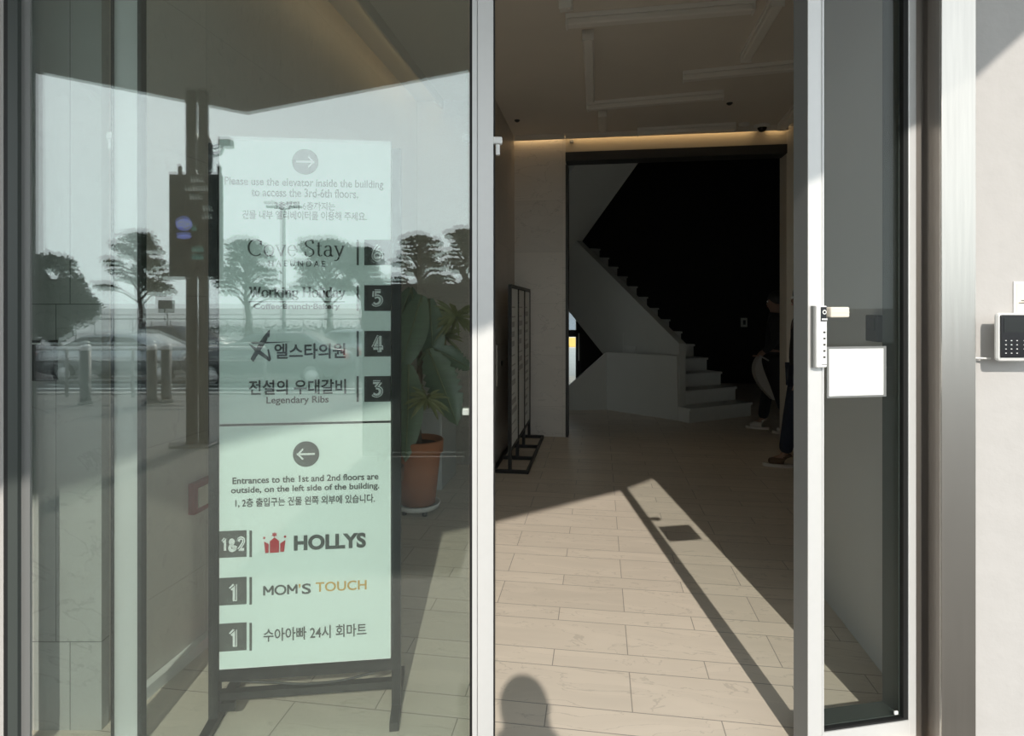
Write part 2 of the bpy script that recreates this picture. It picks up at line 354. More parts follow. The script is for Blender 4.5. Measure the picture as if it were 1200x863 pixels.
MB().box(LW-.052, LW-.028, .0205, .092, .08, 2.70).box(sw, LW-.05, .0205, .092, .045, .0905).build('inner_bead', M_bead, D1)
MB().box(LW-.048, LW-.030, .004, .06, .08, 2.68).box(sw, LW-.048, .004, .06, .080, .087).box(sw, sw+.004, .002, .02, .08, 2.68).build('gasket', M_gasket, D1)
MB().box(sw, LW-.046, .012, .020, .085, 2.68).build('pane', M_dglass, D1)
MB().box(LW-.080, LW-.066, .006, .012, .100, .112, bev=.002).build('clip', M_plastic, D1)
# keypad lock
zt, zb = 1.507, 1.303
lk = MB().box(.014, sw-.004, -.024, -.003, zb, zt, bev=.004).build('lock', M_plastic, D1); lk['label'] = 'white keypad lock body'
MB().box(.008, .015, -.016, -.003, zb, zt).build('side', M_aluside, lk)
MB().box(.028, sw-.008, -.026, -.023, 1.456, zt-.004).build('reader', M_key, lk)
b = MB(); 
for k in range(20):
    a0, a1 = 2*math.pi*k/20, 2*math.pi*(k+1)/20
    b.add([(.041+r*math.cos(a), -.0265, 1.486+r*math.sin(a)) for a, r in ((a0, .0075), (a1, .0075), (a1, .0045), (a0, .0045))], [(0, 1, 2, 3)])
b.box(.031, .051, -.0268, -.0255, 1.460, 1.465); b.build('symbol', M_plastic, lk)
for k in range(5): MB().box(.038, .045, -.0262, -.023, 1.417-.0205*k, 1.4225-.0205*k).build('key', M_ink, lk)
MB().box(.032, .050, -.025, -.0235, 1.312, 1.3135).build('slot', M_dark, lk)
MB().box(sw+.002, sw+.072, -.034, -.008, 1.468, 1.503, bev=.005).box(sw+.002, sw+.071, -.0355, -.033, 1.484, 1.4855).build('handle', M_cream, D1)
nt_ = thing('paper_notice', 'blank white paper in a clear sleeve taped to the right glass door', 'notice', (LF.x, LF.y, 0), LA)
MB().box(.077, .306, .0085, .0105, 1.196, 1.369).build('sleeve', M_aluside, nt_)
MB().box(.084, .293, .0065, .0085, 1.203, 1.361).build('sheet', M_paper, nt_)

T5 = thing('trim_5', 'stainless steel jamb strips right of the door', 'jamb', kind='structure')
MB().box(1.399, 1.49, 2.07, 2.12, 0, 3.5).build('strip', M_steel2, T5)
MB().box(fx(1091, 2.06), fx(1100.5, 2.06), 2.055, 2.07, 0, 3.5).build('gap', M_gasket, T5)  # solid black strip in place of the dark gap beside the pilaster
MB().box(1.37, 1.60, 2.13, 2.16, 0, 3.5).build('sun_stop_plate', M_gasket, T5)  # added plate, stops sun leaking between leaf and jamb
MB().box(fx(1100.5, 2.0), fx(1104, 2.0), 1.988, 2.05, 0, 3.5).build('edge', M_steel2, T5)
MB().box(fx(1103.5, 1.975), WX, 1.975, 1.987, 0, 3.5, bev=.002).build('pilaster', M_steel, T5)
MB().box(fx(1104, 2.0), WX, 1.987, 2.12, 0, 3.5).build('pilaster_core', M_steel2, T5)

# ------------------------------------------------------------------ lettering helpers
def text_mesh(s, bold=0.):
    cu = bpy.data.curves.new('lettering', 'FONT'); cu.body = s; cu.size = 1; cu.offset = bold; cu.resolution_u = 4
    o = bpy.data.objects.new('lettering', cu); COL.objects.link(o)
    me = bpy.data.meshes.new_from_object(o.evaluated_get(bpy.context.evaluated_depsgraph_get()))
    vs = [v.co.copy() for v in me.vertices]; fs = [tuple(p.vertices) for p in me.polygons]
    bpy.data.objects.remove(o); bpy.data.curves.remove(cu); bpy.data.meshes.remove(me)
    return vs, fs
def fit(vs, x0, x1, z0, z1, y):
    ax, bx_ = min(v.x for v in vs), max(v.x for v in vs); ay, by = min(v.y for v in vs), max(v.y for v in vs)
    return [(x0+(v.x-ax)/(bx_-ax)*(x1-x0), y, z0+(v.y-ay)/(by-ay)*(z1-z0)) for v in vs]
def arc(cx, cy, rx, ry, a, b, n=22): return [(cx+rx*math.cos(math.radians(a+(b-a)*i/n)), cy+ry*math.sin(math.radians(a+(b-a)*i/n))) for i in range(n+1)]
def smooth_path(p, n=8):
    r = []
    for i in range(len(p)-1):
        p0, p1, p2, p3 = p[max(i-1, 0)], p[i], p[i+1], p[min(i+2, len(p)-1)]
        for k in range(n):
            t = k/n; r.append(tuple(.5*((2*p1[j])+(-p0[j]+p2[j])*t+(2*p0[j]-5*p1[j]+4*p2[j]-p3[j])*t*t+(-p0[j]+3*p1[j]-3*p2[j]+p3[j])*t**3) for j in (0, 1)))
    return r+[p[-1]]
def pen(path, thick, thin):
    """a stroke: thick where it runs down, thin where it runs across"""
    vs, fs = [], []
    for i, p in enumerate(path):
        a, c = path[max(i-1, 0)], path[min(i+1, len(path)-1)]
        dx, dy = c[0]-a[0], c[1]-a[1]; L = math.hypot(dx, dy) or 1; dx, dy = dx/L, dy/L
        h = (thin+(thick-thin)*abs(dy)**1.3)/2
        vs += [Vector((p[0]-dy*h, p[1]+dx*h, 0)), Vector((p[0]+dy*h, p[1]-dx*h, 0))]
    for i in range(len(path)-1): fs.append((2*i, 2*i+1, 2*i+3, 2*i+2))
    return vs, fs
def line(*p):
    r = []
    for (a, c) in zip(p, p[1:]): r += [(a[0]+(c[0]-a[0])*t/6, a[1]+(c[1]-a[1])*t/6) for t in range(6)]
    return r+[p[-1]]
def serif(x, y, w=.2): return line((x-w/2, y), (x+w/2, y))
SER = {  # width, strokes
 'C': (.66, [arc(.36, .35, .32, .35, 48, 312), line((.585, .64), (.585, .46))]),
 'o': (.50, [arc(.25, .235, .20, .235, 0, 360)]),
 'v': (.48, [line((.06, .46), (.25, .0)), [(.25, 0), (.3, .13), (.36, .3), (.42, .46)], serif(.07, .46, .17), serif(.41, .46, .15)]),
 'e': (.45, [line((.06, .26), (.41, .26)), arc(.23, .235, .18, .235, 8, 325)]),
 'S': (.50, [smooth_path([(.42, .55), (.38, .66), (.25, .70), (.11, .64), (.08, .52), (.15, .42), (.3, .34), (.42, .25), (.42, .1), (.3, .01), (.17, .01), (.07, .08), (.06, .2)])]),
 't': (.31, [smooth_path([(.13, .6), (.13, .3), (.13, .1), (.19, .02), (.29, .05)]), line((.01, .46), (.28, .46))]),
 'a': (.45, [smooth_path([(.07, .38), (.16, .46), (.28, .45), (.33, .35), (.33, .12), (.37, .02), (.44, .04)]), arc(.19, .14, .14, .135, 90, 330), line((.19, .275), (.33, .28))]),
 'y': (.48, [line((.06, .46), (.25, .03)), [(.42, .46), (.34, .25), (.25, .03), (.18, -.12), (.08, -.19), (.02, -.15)], serif(.07, .46, .17), serif(.41, .46, .15)]),
 'W': (.95, [line((.1, .7), (.28, 0)), line((.28, 0), (.47, .66)), line((.44, .7), (.64, 0)), line((.64, 0), (.84, .7)), serif(.1, .7, .2), serif(.46, .7, .2), serif(.84, .7, .18)]),
 'r': (.38, [line((.11, .46), (.11, 0)), smooth_path([(.11, .33), (.18, .44), (.29, .46), (.35, .4)]), serif(.11, 0, .24), serif(.06, .46, .14)]),
 'k': (.52, [line((.11, .7), (.11, 0)), line((.11, .2), (.4, .46)), line((.22, .3), (.43, 0)), serif(.11, 0, .22), serif(.44, 0, .18), serif(.06, .7, .14), serif(.4, .46, .18)]),
 'i': (.25, [line((.12, .46), (.12, 0)), serif(.12, 0, .24), serif(.07, .46, .14), line((.12, .68), (.12, .57))]),
 'n': (.54, [line((.11, .46), (.11, 0)), smooth_path([(.11, .34), (.2, .45), (.33, .46), (.41, .36), (.41, .15), (.41, 0)]), serif(.11, 0, .2), serif(.41, 0, .2), serif(.06, .46, .14)]),
 'g': (.48, [arc(.22, .30, .16, .16, 0, 360), smooth_path([(.12, .17), (.08, .08), (.2, .03), (.37, .0), (.42, -.09), (.3, -.19), (.13, -.19), (.04, -.1), (.12, -.01)]), line((.35, .42), (.45, .46))]),
 'H': (.72, [line((.12, .7), (.12, 0)), line((.58, .7), (.58, 0)), line((.12, .36), (.58, .36)), serif(.12, 0, .24), serif(.58, 0, .24), serif(.12, .7, .24), serif(.58, .7, .24)]),
 'l': (.25, [line((.12, .7), (.12, 0)), serif(.12, 0, .24), serif(.07, .7, .14)]),
 'd': (.52, [line((.39, .7), (.39, 0)), arc(.23, .235, .17, .235, 20, 340), serif(.34, .7, .14), serif(.44, 0, .14)]),
 ' ': (.24, []),
}
def serif_mesh(s, thick, thin, gap=.03):
    vs, fs, x = [], [], 0
    for ch in s:
        wd, st = SER[ch]
        for p in st:
            a, b_ = pen([(x+q[0], q[1]) for q in p], thick, thin); o = len(vs); vs += a; fs += [tuple(i+o for i in f) for f in b_]
        x += wd+gap
    return vs, fs
DIG = {'1': (.4, [line((.05, .52), (.22, .70)), line((.24, .72), (.24, 0))]),
       '2': (.5, [smooth_path([(.05, .5), (.09, .64), (.22, .70), (.37, .63), (.38, .47), (.26, .28), (.06, .03)]), line((.05, .02), (.42, .02))]),
       '3': (.5, [line((.06, .69), (.38, .69)), line((.38, .69), (.2, .42)), smooth_path([(.2, .42), (.34, .38), (.41, .25), (.36, .07), (.2, .0), (.05, .08)])]),
       '4': (.55, [line((.30, .72), (.03, .2)), line((.03, .2), (.5, .2)), line((.33, .72), (.33, 0))]),
       '5': (.5, [line((.4, .69), (.12, .69)), line((.12, .69), (.10, .4)), smooth_path([(.10, .38), (.25, .44), (.39, .35), (.41, .18), (.3, .03), (.15, .0), (.04, .08)])]),
       '6': (.5, [smooth_path([(.3, .72), (.14, .5), (.06, .25)]), arc(.23, .2, .18, .2, 0, 360)]),
       '&': (.52, [smooth_path([(.46, .0), (.3, .2), (.12, .42), (.12, .56), (.22, .6), (.3, .52), (.24, .38), (.08, .22), (.08, .06), (.22, .0), (.38, .08), (.46, .26)])])}
def digit_mesh(s, t):
    vs, fs, x = [], [], 0
    for ch in s:
        wd, st = DIG[ch]
        for p in st:
            a, b_ = pen([(x+q[0], q[1]) for q in p], t, t); o = len(vs); vs += a; fs += [tuple(i+o for i in f) for f in b_]
        x += wd+.06
    return vs, fs

# ------------------------------------------------------------------ the directory sign behind the left glass
SX0, SY0 = fx(257, 2.14), 2.14; SX1, SY1 = fx(458, 2.21), 2.21
SA = math.atan2(SY1-SY0, SX1-SX0); SWD = math.hypot(SX1-SX0, SY1-SY0)
sign = thing('directory_sign', 'tall pale green floor directory sign in a black stand behind the left glass', 'sign', (SX0, SY0, 0), SA)
def SG(px, py):
    k = (px-CX)/F            # where the line of sight meets the sign
    a = (k*SY0-SX0)/(math.cos(SA)-k*math.sin(SA))
    Y = SY0+a*math.sin(SA)
    return a, 1.5-(py-HY)/F*Y
z_b, z_d, z_t = .203, 1.079, 2.106
fr = MB().box(-.036, -.004, -.004, .036, 0, 2.09).box(SWD+.003, SWD+.036, -.004, .036, 0, 2.09).build('upright', M_black, sign)
MB().box(-.004, SWD+.004, 0, .032, z_b-.045, z_b-.004).build('lower_rail', M_black, sign)
MB().box(0, SWD, .003, .03, z_t+.001, z_t+.012).build('top_rail', M_alu, sign)
b = MB().box(-.02, SWD+.02, .008, .038, .085, .112); b.box(.0, .05, .008, .03, .045, .075); b.build('crossbar', M_black, sign)
for a in (-.036, SWD+.003): MB().box(a, a+.033, -.10, .24, 0, .03).build('foot', M_black, sign)
MB().tube(smooth_path([(a, z) for a, z in ((.02, .15), (.15, .135), (.3, .118), (.45, .125), (SWD-.02, .155))], 6) and [(q[0], .02, q[1]) for q in smooth_path([(.02, .15), (.15, .135), (.3, .118), (.45, .125), (SWD-.02, .155)], 6)], .004, 6).build('cable', M_dark, sign)
up = MB().box(0, SWD, 0, .02, z_d+.004, z_t).build('panel', M_print, sign); up['label'] = 'upper printed panel'
lo = MB().box(0, SWD, 0, .02, z_b, z_d-.004).build('panel', M_print, sign); lo['label'] = 'lower printed panel'
MB().box(0, SWD, -.001, .02, z_d-.004, z_d+.004).build('divider', M_black, sign)
b = MB()
for (a0, a1, z0, z1) in ((0, SWD, z_t-.003, z_t), (SWD-.003, SWD, z_b, z_t), (0, .003, z_b, z_t), (0, SWD, z_b, z_b+.003), (0, SWD, z_d+.004, z_d+.007), (0, SWD, z_d-.007, z_d-.004)): b.box(a0, a1, -.001, .001, z0, z1)
b.build('white_border', M_paper, sign)
Yt = -.0022
def put(mesh, x0, x1, yt, yb, m, par, name='lettering', y=Yt):
    pc = (x0+x1)/2; a0, a1 = SG(x0, yt)[0], SG(x1, yt)[0]; zt_, zb_ = SG(pc, yt)[1], SG(pc, yb)[1]
    return MB().add(fit(mesh[0], a0, a1, zb_, zt_, y), mesh[1]).build(name, m, par)
def bar(x0, x1, yt, yb, m, par, name, y=-.0016, edge_r=False, edge_l=False):
    pc = (x0+x1)/2; a0, a1 = SG(x0, yt)[0], SG(x1, yt)[0]
    if edge_r: a1 = SWD
    if edge_l: a0 = 0
    return MB().box(a0, a1, y, 0, SG(pc, yb)[1], SG(pc, yt)[1]).build(name, m, par)
def disc(px, py, r, m, par, right):
    a, z = SG(px, py); R = r/F*2.175
    MB().add([(a+R*math.cos(2*math.pi*k/40), -.0016, z+R*math.sin(2*math.pi*k/40)) for k in range(40)], [tuple(range(40))]).build('roundel', m, par)
    s = 1 if right else -1; q = R*.075; b = MB()
    b.box(a-R*.7, a+R*.66, -.0024, -.0018, z-q, z+q)
    tip = a+s*R*.72
    for sg in (1, -1):
        b.add([(tip, -.0024, z+sg*q*-.3), (tip-s*R*.46, -.0024, z+sg*R*.46), (tip-s*R*.46-s*q, -.0024, z+sg*(R*.46-q*1.3)), (tip-s*q*2.6, -.0024, z)], [(0, 1, 2, 3)])
    b.build('arrow', M_paper, par)
disc(357.8, 189.8, 15, M_ink2, up, True)
put(text_mesh('Please use the elevator inside the building', .022), 263.3, 449.4, 209.5, 221.5, M_ink2, up)
put(text_mesh('to access the 3rd-6th floors.', .022), 294.6, 419.8, 221, 231.5, M_ink2, up)
put(text_mesh('3층부터 6층까지는', .022), 321.7, 393, 236.5, 246.5, M_ink2, up)
put(text_mesh('건물 내부 엘리베이터를 이용해 주세요.', .022), 283.8, 429.8, 247.5, 258, M_ink2, up)
put(serif_mesh('Cove Stay', .085, .026, .04), 290.5, 404, 281, 306, M_ink, up)
put(text_mesh('H A E U N D A E', .006), 315, 381, 305.6, 312.6, M_ink, up)
put(serif_mesh('Working Holiday', .17, .045, .03), 292, 404.7, 336.5, 352, M_ink, up)
bar(291, 404, 353.2, 354.6, M_ink, up, 'rule')
put(text_mesh('Coffee·Brunch·Bakery', .03), 297.3, 398.5, 355.8, 364.2, M_ink, up)
# star logo strokes
b = MB()
def sp2(pts): 
    b.add([(SG(*p)[0], Yt, SG(*p)[1]) for p in pts], [tuple(range(len(pts)))])
sp2([(316.5, 386), (313, 399), (297, 424.5), (293.6, 421), (305, 400), (311, 392)]); sp2([(316.5, 386), (316, 395), (314.5, 396), (314.3, 389.5), (315, 388)])
sp2([(293.5, 401), (343, 400.6), (318, 402.4), (296, 403.4)]); sp2([(291, 402.5), (303, 409), (318, 421), (316, 424), (300, 413)])
sp2([(313.5, 410), (315.2, 409), (318, 421), (316, 424)])
b.build('star_logo', M_ink, up)
put(text_mesh('엘스타의원', .022), 321.7, 405, 402.5, 420.6, M_ink, up)
put(text_mesh('전설의 우대갈비', .022), 291.5, 405.6, 445, 462.4, M_ink, up)
put(text_mesh('Legendary Ribs', .018), 312.4, 385.3, 464.5, 475, M_ink, up)
for d, yt, yb, dt, db in (('6', 281, 311, 286, 306.5), ('5', 334.4, 364.6, 339.4, 359.6), ('4', 388, 418, 392.6, 412.8), ('3', 441, 471, 445.8, 466)):
    bar(418, 420.5, yt, yb, M_ink, up, 'rule')
    q = bar(427, 458, yt, yb, M_ink, up, 'floor_number_block', edge_r=True)
    put(digit_mesh(d, .19), 435.5, 449, dt, db, M_paper, q, 'numeral', -.0024)
    put(digit_mesh(d, .035), 436.6, 447.9, dt+1, db-1, M_ink, q, 'numeral_core', -.0030)
disc(358.8, 532.3, 15, M_ink2, lo, False)
put(text_mesh('Entrances to the 1st and 2nd floors are', .022), 272.6, 443.6, 557, 564.8, M_ink2, lo)
put(text_mesh('outside, on the left side of the building.', .022), 270.9, 444.6, 568.2, 577.6, M_ink2, lo)
put(text_mesh('1, 2층 출입구는 건물 왼쪽 외부에 있습니다.', .02), 276, 439.4, 581.6, 592.5, M_ink2, lo)
def row(s, yt, yb, x0, x1, dt, db):
    q = bar(258, 289, yt, yb, M_ink2, lo, 'floor_number_block', edge_l=True); bar(292.4, 295.3, yt-.3, yb-.3, M_ink2, lo, 'rule')
    put(digit_mesh(s, .19), x0, x1, dt, db, M_paper, q, 'numeral', -.0024)
    if s == '1': put(digit_mesh(s, .035), x0+1, x1-1, dt+1, db-1, M_ink2, q, 'numeral_core', -.0030)
    else:
        put(digit_mesh('1', .03), x0+.8, x0+6.4, dt+1, db-1, M_ink2, q, 'numeral_core', -.0030); put(digit_mesh('2', .03), x1-9.2, x1-1, dt+1, db-1, M_ink2, q, 'numeral_core', -.0030)
row('1&2', 622.3, 653.4, 259.7, 287.5, 629, 647); row('1', 677, 709, 268.6, 278, 684, 704.5); row('1', 730.5, 763, 268.6, 278, 737, 758)
b = MB()
def sp3(pts): b.add([(SG(*p)[0], Yt, SG(*p)[1]) for p in pts], [tuple(range(len(pts)))])
sp3([(309.5, 634.5), (315, 637.5), (315, 648), (311, 648.3)]); sp3([(316.3, 634.6), (321.8, 629.8), (327.2, 634), (327.2, 647.4), (316.3, 648.2)])
sp3([(328.5, 636.8), (334.5, 633), (333, 646.6), (328.5, 647)])
sp3([(318, 628.2), (319.6, 626.6), (319, 624.4), (321, 625.2), (322, 623.2), (322.9, 625.2), (325, 624.6), (323.8, 626.6), (325, 628.2), (322.6, 628), (321.6, 629.8), (320.6, 628.2)])
for cx_, cy_ in ((309.8, 630.5), (334.2, 629)): sp3([(cx_+1.5*math.cos(k*.785), cy_+1.5*math.sin(k*.785)) for k in range(8)])
b.build('crown_logo', M_red, lo)
put(text_mesh('HOLLYS', .045), 344.5, 429, 625.8, 643.8, M_ink2, lo)
SANS = ([line((.05, 0), (.05, .66)), line((.03, .68), (.33, .22)), line((.33, .22), (.63, .68)), line((.61, .66), (.61, 0)), arc(1.12, .34, .33, .31, 0, 360, 36)]
        + [[(x_+1.58, z_) for x_, z_ in q] for q in (line((.05, 0), (.05, .66)), line((.03, .68), (.33, .22)), line((.33, .22), (.63, .68)), line((.61, .66), (.61, 0)))])
mv, mf = [], []
for q in SANS: a_, c_ = pen(q, .135, .135); o_ = len(mv); mv += a_; mf += [tuple(i+o_ for i in f) for f in c_]
put((mv, mf), 308.4, 349, 685.3, 697.5, M_ink2, lo); put(text_mesh("'", .022), 350.2, 352.4, 684.4, 689, M_gold, lo); put(text_mesh("S", .022), 353.8, 364.7, 683.8, 696.2, M_ink2, lo)
put(text_mesh('TOUCH', .016), 370, 429.7, 681, 692.4, M_gold, lo)
put(text_mesh('수아아빠 24시 회마트', .016), 309, 429.7, 733.4, 748.8, M_ink2, lo)

# ------------------------------------------------------------------ lobby: skirting, cove lamps, ceiling fixtures
struct(GB('baseboard_left', M_plastic, [(-1.745, -1.710, 1.93, 5.6, 0.0, .048)]), 'white pipe skirting at the foot of the left wall', 'skirting')
def cove(label, lamp, lip):
    t = thing('cove_lamp', label, 'lamp', (0, 0, 0), -TH, 'warm cove lamps')
    MB().box(*lamp).build('strip', M_cove, t); MB().box(*lip).build('lip', M_ceil, t)
cove('warm cove lamp above the stair opening', (-.37, 2.03, 6.885, 6.93, 3.48, 3.496), (-.384, 2.04, 6.86, 6.88, 3.44, 3.499))
cove('warm cove lamp on top of the back wall left of the opening', (-.97, -.42, 6.885, 6.93, 3.48, 3.496), (-.98, -.39, 6.86, 6.88, 3.44, 3.499))
cove('warm cove lamp along the top of the left wall', (-1.53, -1.503, 2.2, 5.5, 3.48, 3.496), (-1.50, -1.48, 2.2, 5.58, 3.41, 3.499))
def ceil_pt(px, py, dz=0): 
    Y = F*(H_CEIL-dz-1.5)/(HY-py); return Vector((fx(px, Y), Y, 0))
def linear(p0, p1, label, cap=False):
    a, c = ceil_pt(*p0, .03), ceil_pt(*p1, .03); L = (c-a).length; ang = math.atan2(c.y-a.y, c.x-a.x)
    t = thing('linear_light', label, 'lamp', (a.x, a.y, H_CEIL-.002), ang, 'unlit linear lamps on the lobby ceiling')
    MB().box(0, L, -.042, .042, -.03, 0).build('channel', M_lampw, t)
    MB().box(.01, L-.01, -.036, .036, -.075, -.03, bev=.010).build('diffuser', M_lens, t)
    for x0 in (0, L-.012): MB().box(x0, x0+.012, -.041, .041, -.078, 0).build('end_cap', M_lampw, t)
    return t
linear((663, 24), (884, 6), 'unlit linear ceiling lamp nearest the door, running across')
linear((662, 0), (664, 5), 'stub of an unlit ceiling lamp at the top edge of the doorway')
linear((689, 39), (692, 115), 'unlit linear ceiling lamp running away from the door, nearer one')
linear((688, 124), (848, 110), 'unlit linear ceiling lamp above the camera dome, running across')
linear((706, 131), (706, 152), 'short unlit ceiling lamp running back, closest to the stairs')
linear((800, 89), (960, 73), 'unlit linear ceiling lamp running across to the right stile')
linear((912, -2), (874, 66), 'unlit diagonal ceiling lamp at the upper right of the doorway')
linear((747, 154), (862, 147.5), 'unlit linear ceiling lamp in front of the warm cove, running across')
linear((916, 148), (938, 122), 'short diagonal unlit ceiling lamp beside the right stile')
def dome(px, py, r, label, dark=True):
    p = ceil_pt(px, py, .03); t = thing('dome_camera', label, 'camera', (p.x, p.y, H_CEIL))
    MB().lathe([(r*1.25, 0), (r*1.25, -.02), (r*1.1, -.03), (0, -.03)]).build('base', M_plastic, t)
    MB().ball((0, 0, -.03), r*.75, 2, (1, 1, .9)).build('lens_dome', M_key, t)
dome(893, 150, .07, 'white dome camera on the ceiling before the stair opening')
dome(1000, 14, .075, 'dome camera on the ceiling seen through the right door glass')
wbx = thing('wall_box', 'small dark box on the lobby wall seen through the right door glass', 'control box', (*G(1.15, 2.675), 0), -TH)
MB().box(-.03, 0, -.055, .055, 1.36, 1.47, bev=.004).build('box', M_dark, wbx); MB().box(-.032, -.029, -.035, .035, 1.41, 1.455).build('screen', M_scr, wbx)
for px, py, l in ((733, 160, 'left'), (872, 147, 'right')):
    p = ceil_pt(px, py, .02)
    tag(MB().lathe([(.06, 0), (.055, -.02), (.03, -.03), (0, -.032)]).build('smoke_detector', M_plastic, loc=(p.x, p.y, H_CEIL)), 'small round smoke detector, %s one of the two by the cove' % l, 'smoke detector', 'smoke detectors')
for px, py, l in ((606, 142, 'above the poster stand'), (855, 122, 'right of the cross lamp')):
    p = ceil_pt(px, py, .01)
    tag(MB().lathe([(.03, 0), (.028, -.008), (.014, -.02), (0, -.02)]).build('sprinkler_head', M_dark, loc=(p.x, p.y, H_CEIL)), 'tiny dark sprinkler head in the ceiling ' + l, 'sprinkler', 'sprinkler heads')
p = ceil_pt(669, 163, .02)
tag(MB().box(-.02, .02, -.02, .02, -.09, 0).build('ceiling_sensor', M_plastic, loc=(p.x, p.y-.1, H_CEIL)), 'small white sensor at the ceiling corner left of the opening', 'sensor')

# electrical cover on the dark inner wall
ep = thing('electrical_panel', 'flush grey electrical panel on the dark wall left of the poster stand', 'electrical panel', (*G(-.984, 5.85), 0), -TH)
MB().box(0, .012, -.16, .14, .74, 1.14, bev=.003).build('cover', M_wtileY, ep); MB().box(.012, .024, .06, .08, .92, .97).build('latch', M_black, ep)

# poster stand, three sheets end to end
ps = thing('poster_stand', 'black metal poster stand with three tall sheets beside the dark wall', 'poster stand', (*G(-.80, 5.36), 0), -TH)
Ls = 1.5
for k in range(4): MB().box(-.015, .015, Ls*k/3-.015, Ls*k/3+.015, 0, 1.70).build('post', M_black, ps)
MB().box(-.015, .015, 0, Ls, 1.685, 1.715).build('top_bar', M_black, ps); MB().box(-.012, .012, 0, Ls, .19, .215).build('lower_bar', M_black, ps)
for k in range(3):
    q = MB().box(-.006, .006, Ls*k/3+.02, Ls*(k+1)/3-.02, .22, 1.68).build('poster', M_paper, ps)
    b = MB()
    for j in range(14 if k != 1 else 8):
        z = 1.5-j*.09; b.box(.006, .0072, Ls*k/3+.08, Ls*k/3+.08+random.uniform(.15, .34), z, z+random.choice((.012, .03, .05)))
    b.build('print', M_pgrey, q)
for k in range(4): MB().box(-.165, .17, Ls*k/3-.016, Ls*k/3+.016, 0, .03).build('foot', M_black, ps)
for a in (-.165, .145): MB().box(a, a+.025, 0, Ls, 0, .028).build('base_rail', M_black, ps)

# ------------------------------------------------------------------ stairs
E_ = Vector((-.47, .883)); N_ = Vector((.883, .47))        # up the flight, along a riser
E_.normalize(); N_.normalize()
R0 = Vector(((880-600)/700*8.3, 8.3))                      # right end of the first riser
stair = thing('staircase', 'pale stone staircase with solid side walls rising into the dark', 'staircase')
def plan(o, e, n): p = R0+E_*e+N_*n; return (p.x, p.y)
RUN, RISE, WD = .27, .1875, 1.15
for k in range(14):
    q = MB().prism([plan(0, k*RUN, 0), plan(0, k*RUN, -WD), plan(0, k*RUN+RUN+.02, -WD), plan(0, k*RUN+RUN+.02, 0)], 'z', max(0, k*RISE-.25), (k+1)*RISE-.03)
    q.prism([plan(0, k*RUN-.02, .01), plan(0, k*RUN-.02, -WD), plan(0, k*RUN+RUN+.02, -WD), plan(0, k*RUN+RUN+.02, .01)], 'z', (k+1)*RISE-.03, (k+1)*RISE)
    q.build('step', M_stone, stair)
# outer side wall of the flight (solid balustrade with a soffit edge)
def side(pts, p0, d, t, m, name, par):          # polygon (s, z) standing on the line p0 + d*s, thickness t towards the right
    d = Vector(d).normalized(); n = Vector((d.y, -d.x)); b = MB(); k = len(pts)
    vs = [(p0[0]+d.x*s, p0[1]+d.y*s, z) for s, z in pts] + [(p0[0]+d.x*s+n.x*t, p0[1]+d.y*s+n.y*t, z) for s, z in pts]
    b.add(vs, [tuple(range(k)), tuple(range(k, 2*k))[::-1]] + [(i, (i+1) % k, k+(i+1) % k, k+i) for i in range(k)])
    return b.build(name, m, par)
A0 = Vector(flo(796, 493)); A1 = Vector((fx(676, 10.0), 10.0)); dA = (A1-A0)
LA_ = dA.length
def zat(py, Y): return 1.5-(py-HY)/F*Y
zt0, zt1 = zat(403, A0.y), zat(283, A1.y)
sl = (zt1-zt0)/LA_
side([(0, 0), (.55, 0), (LA_+.6, zt1-1.32+.6*sl), (LA_+.6, zt1+.6*sl), (0, zt0)], A0, dA, .12, M_stairw, 'balustrade', stair)
# low plinth walls in front
B0 = Vector(flo(797, 493)); B1 = Vector(flo(713, 480)); B2 = Vector((fx(652, 8.75), 8.75))
side([(0, 0), ((B1-B0).length, 0), ((B1-B0).length, .845), (.02, .86)], B0+Vector((-.03, -.02)), B1-B0, .06, M_stairw, 'plinth_wall', stair)
L2 = (B2-B1).length
side([(0, 0), (L2, 0), (L2, .16), (0, .845)], B1+Vector((-.03, -.02)), B2-B1, .06, M_stairw, 'plinth_wall', stair)
# upper flight: soffit slab coming back over the lower flight
U0, U1 = Vector((fx(665, 10.5), 10.5, zat(307, 10.5))), Vector((fx(748, 8.72), 8.72, zat(191, 8.72)))
dU = U1-U0; U2 = U1+dU*.35; U00 = U0-dU*.15
nl = Vector((-.883, -.47, 0))*1.0
vs = [U00, U2, U2+nl, U00+nl]; vs = vs+[v+Vector((0, 0, .95)) for v in vs]
MB().add(vs, [(0, 1, 2, 3), (4, 5, 6, 7), (0, 1, 5, 4), (1, 2, 6, 5), (2, 3, 7, 6), (3, 0, 4, 7)]).build('upper_flight', M_stairw, stair)
sw_ = thing('light_switch', 'small pale switch plate on the dark stairwell wall', 'switch', at(872, 378, 11.86))
MB().box(-.06, .06, -.012, .03, -.09, .09, bev=.004).build('plate', M_stone, sw_); MB().box(-.025, .025, -.018, -.01, -.045, .045).build('rocker', M_dark, sw_)

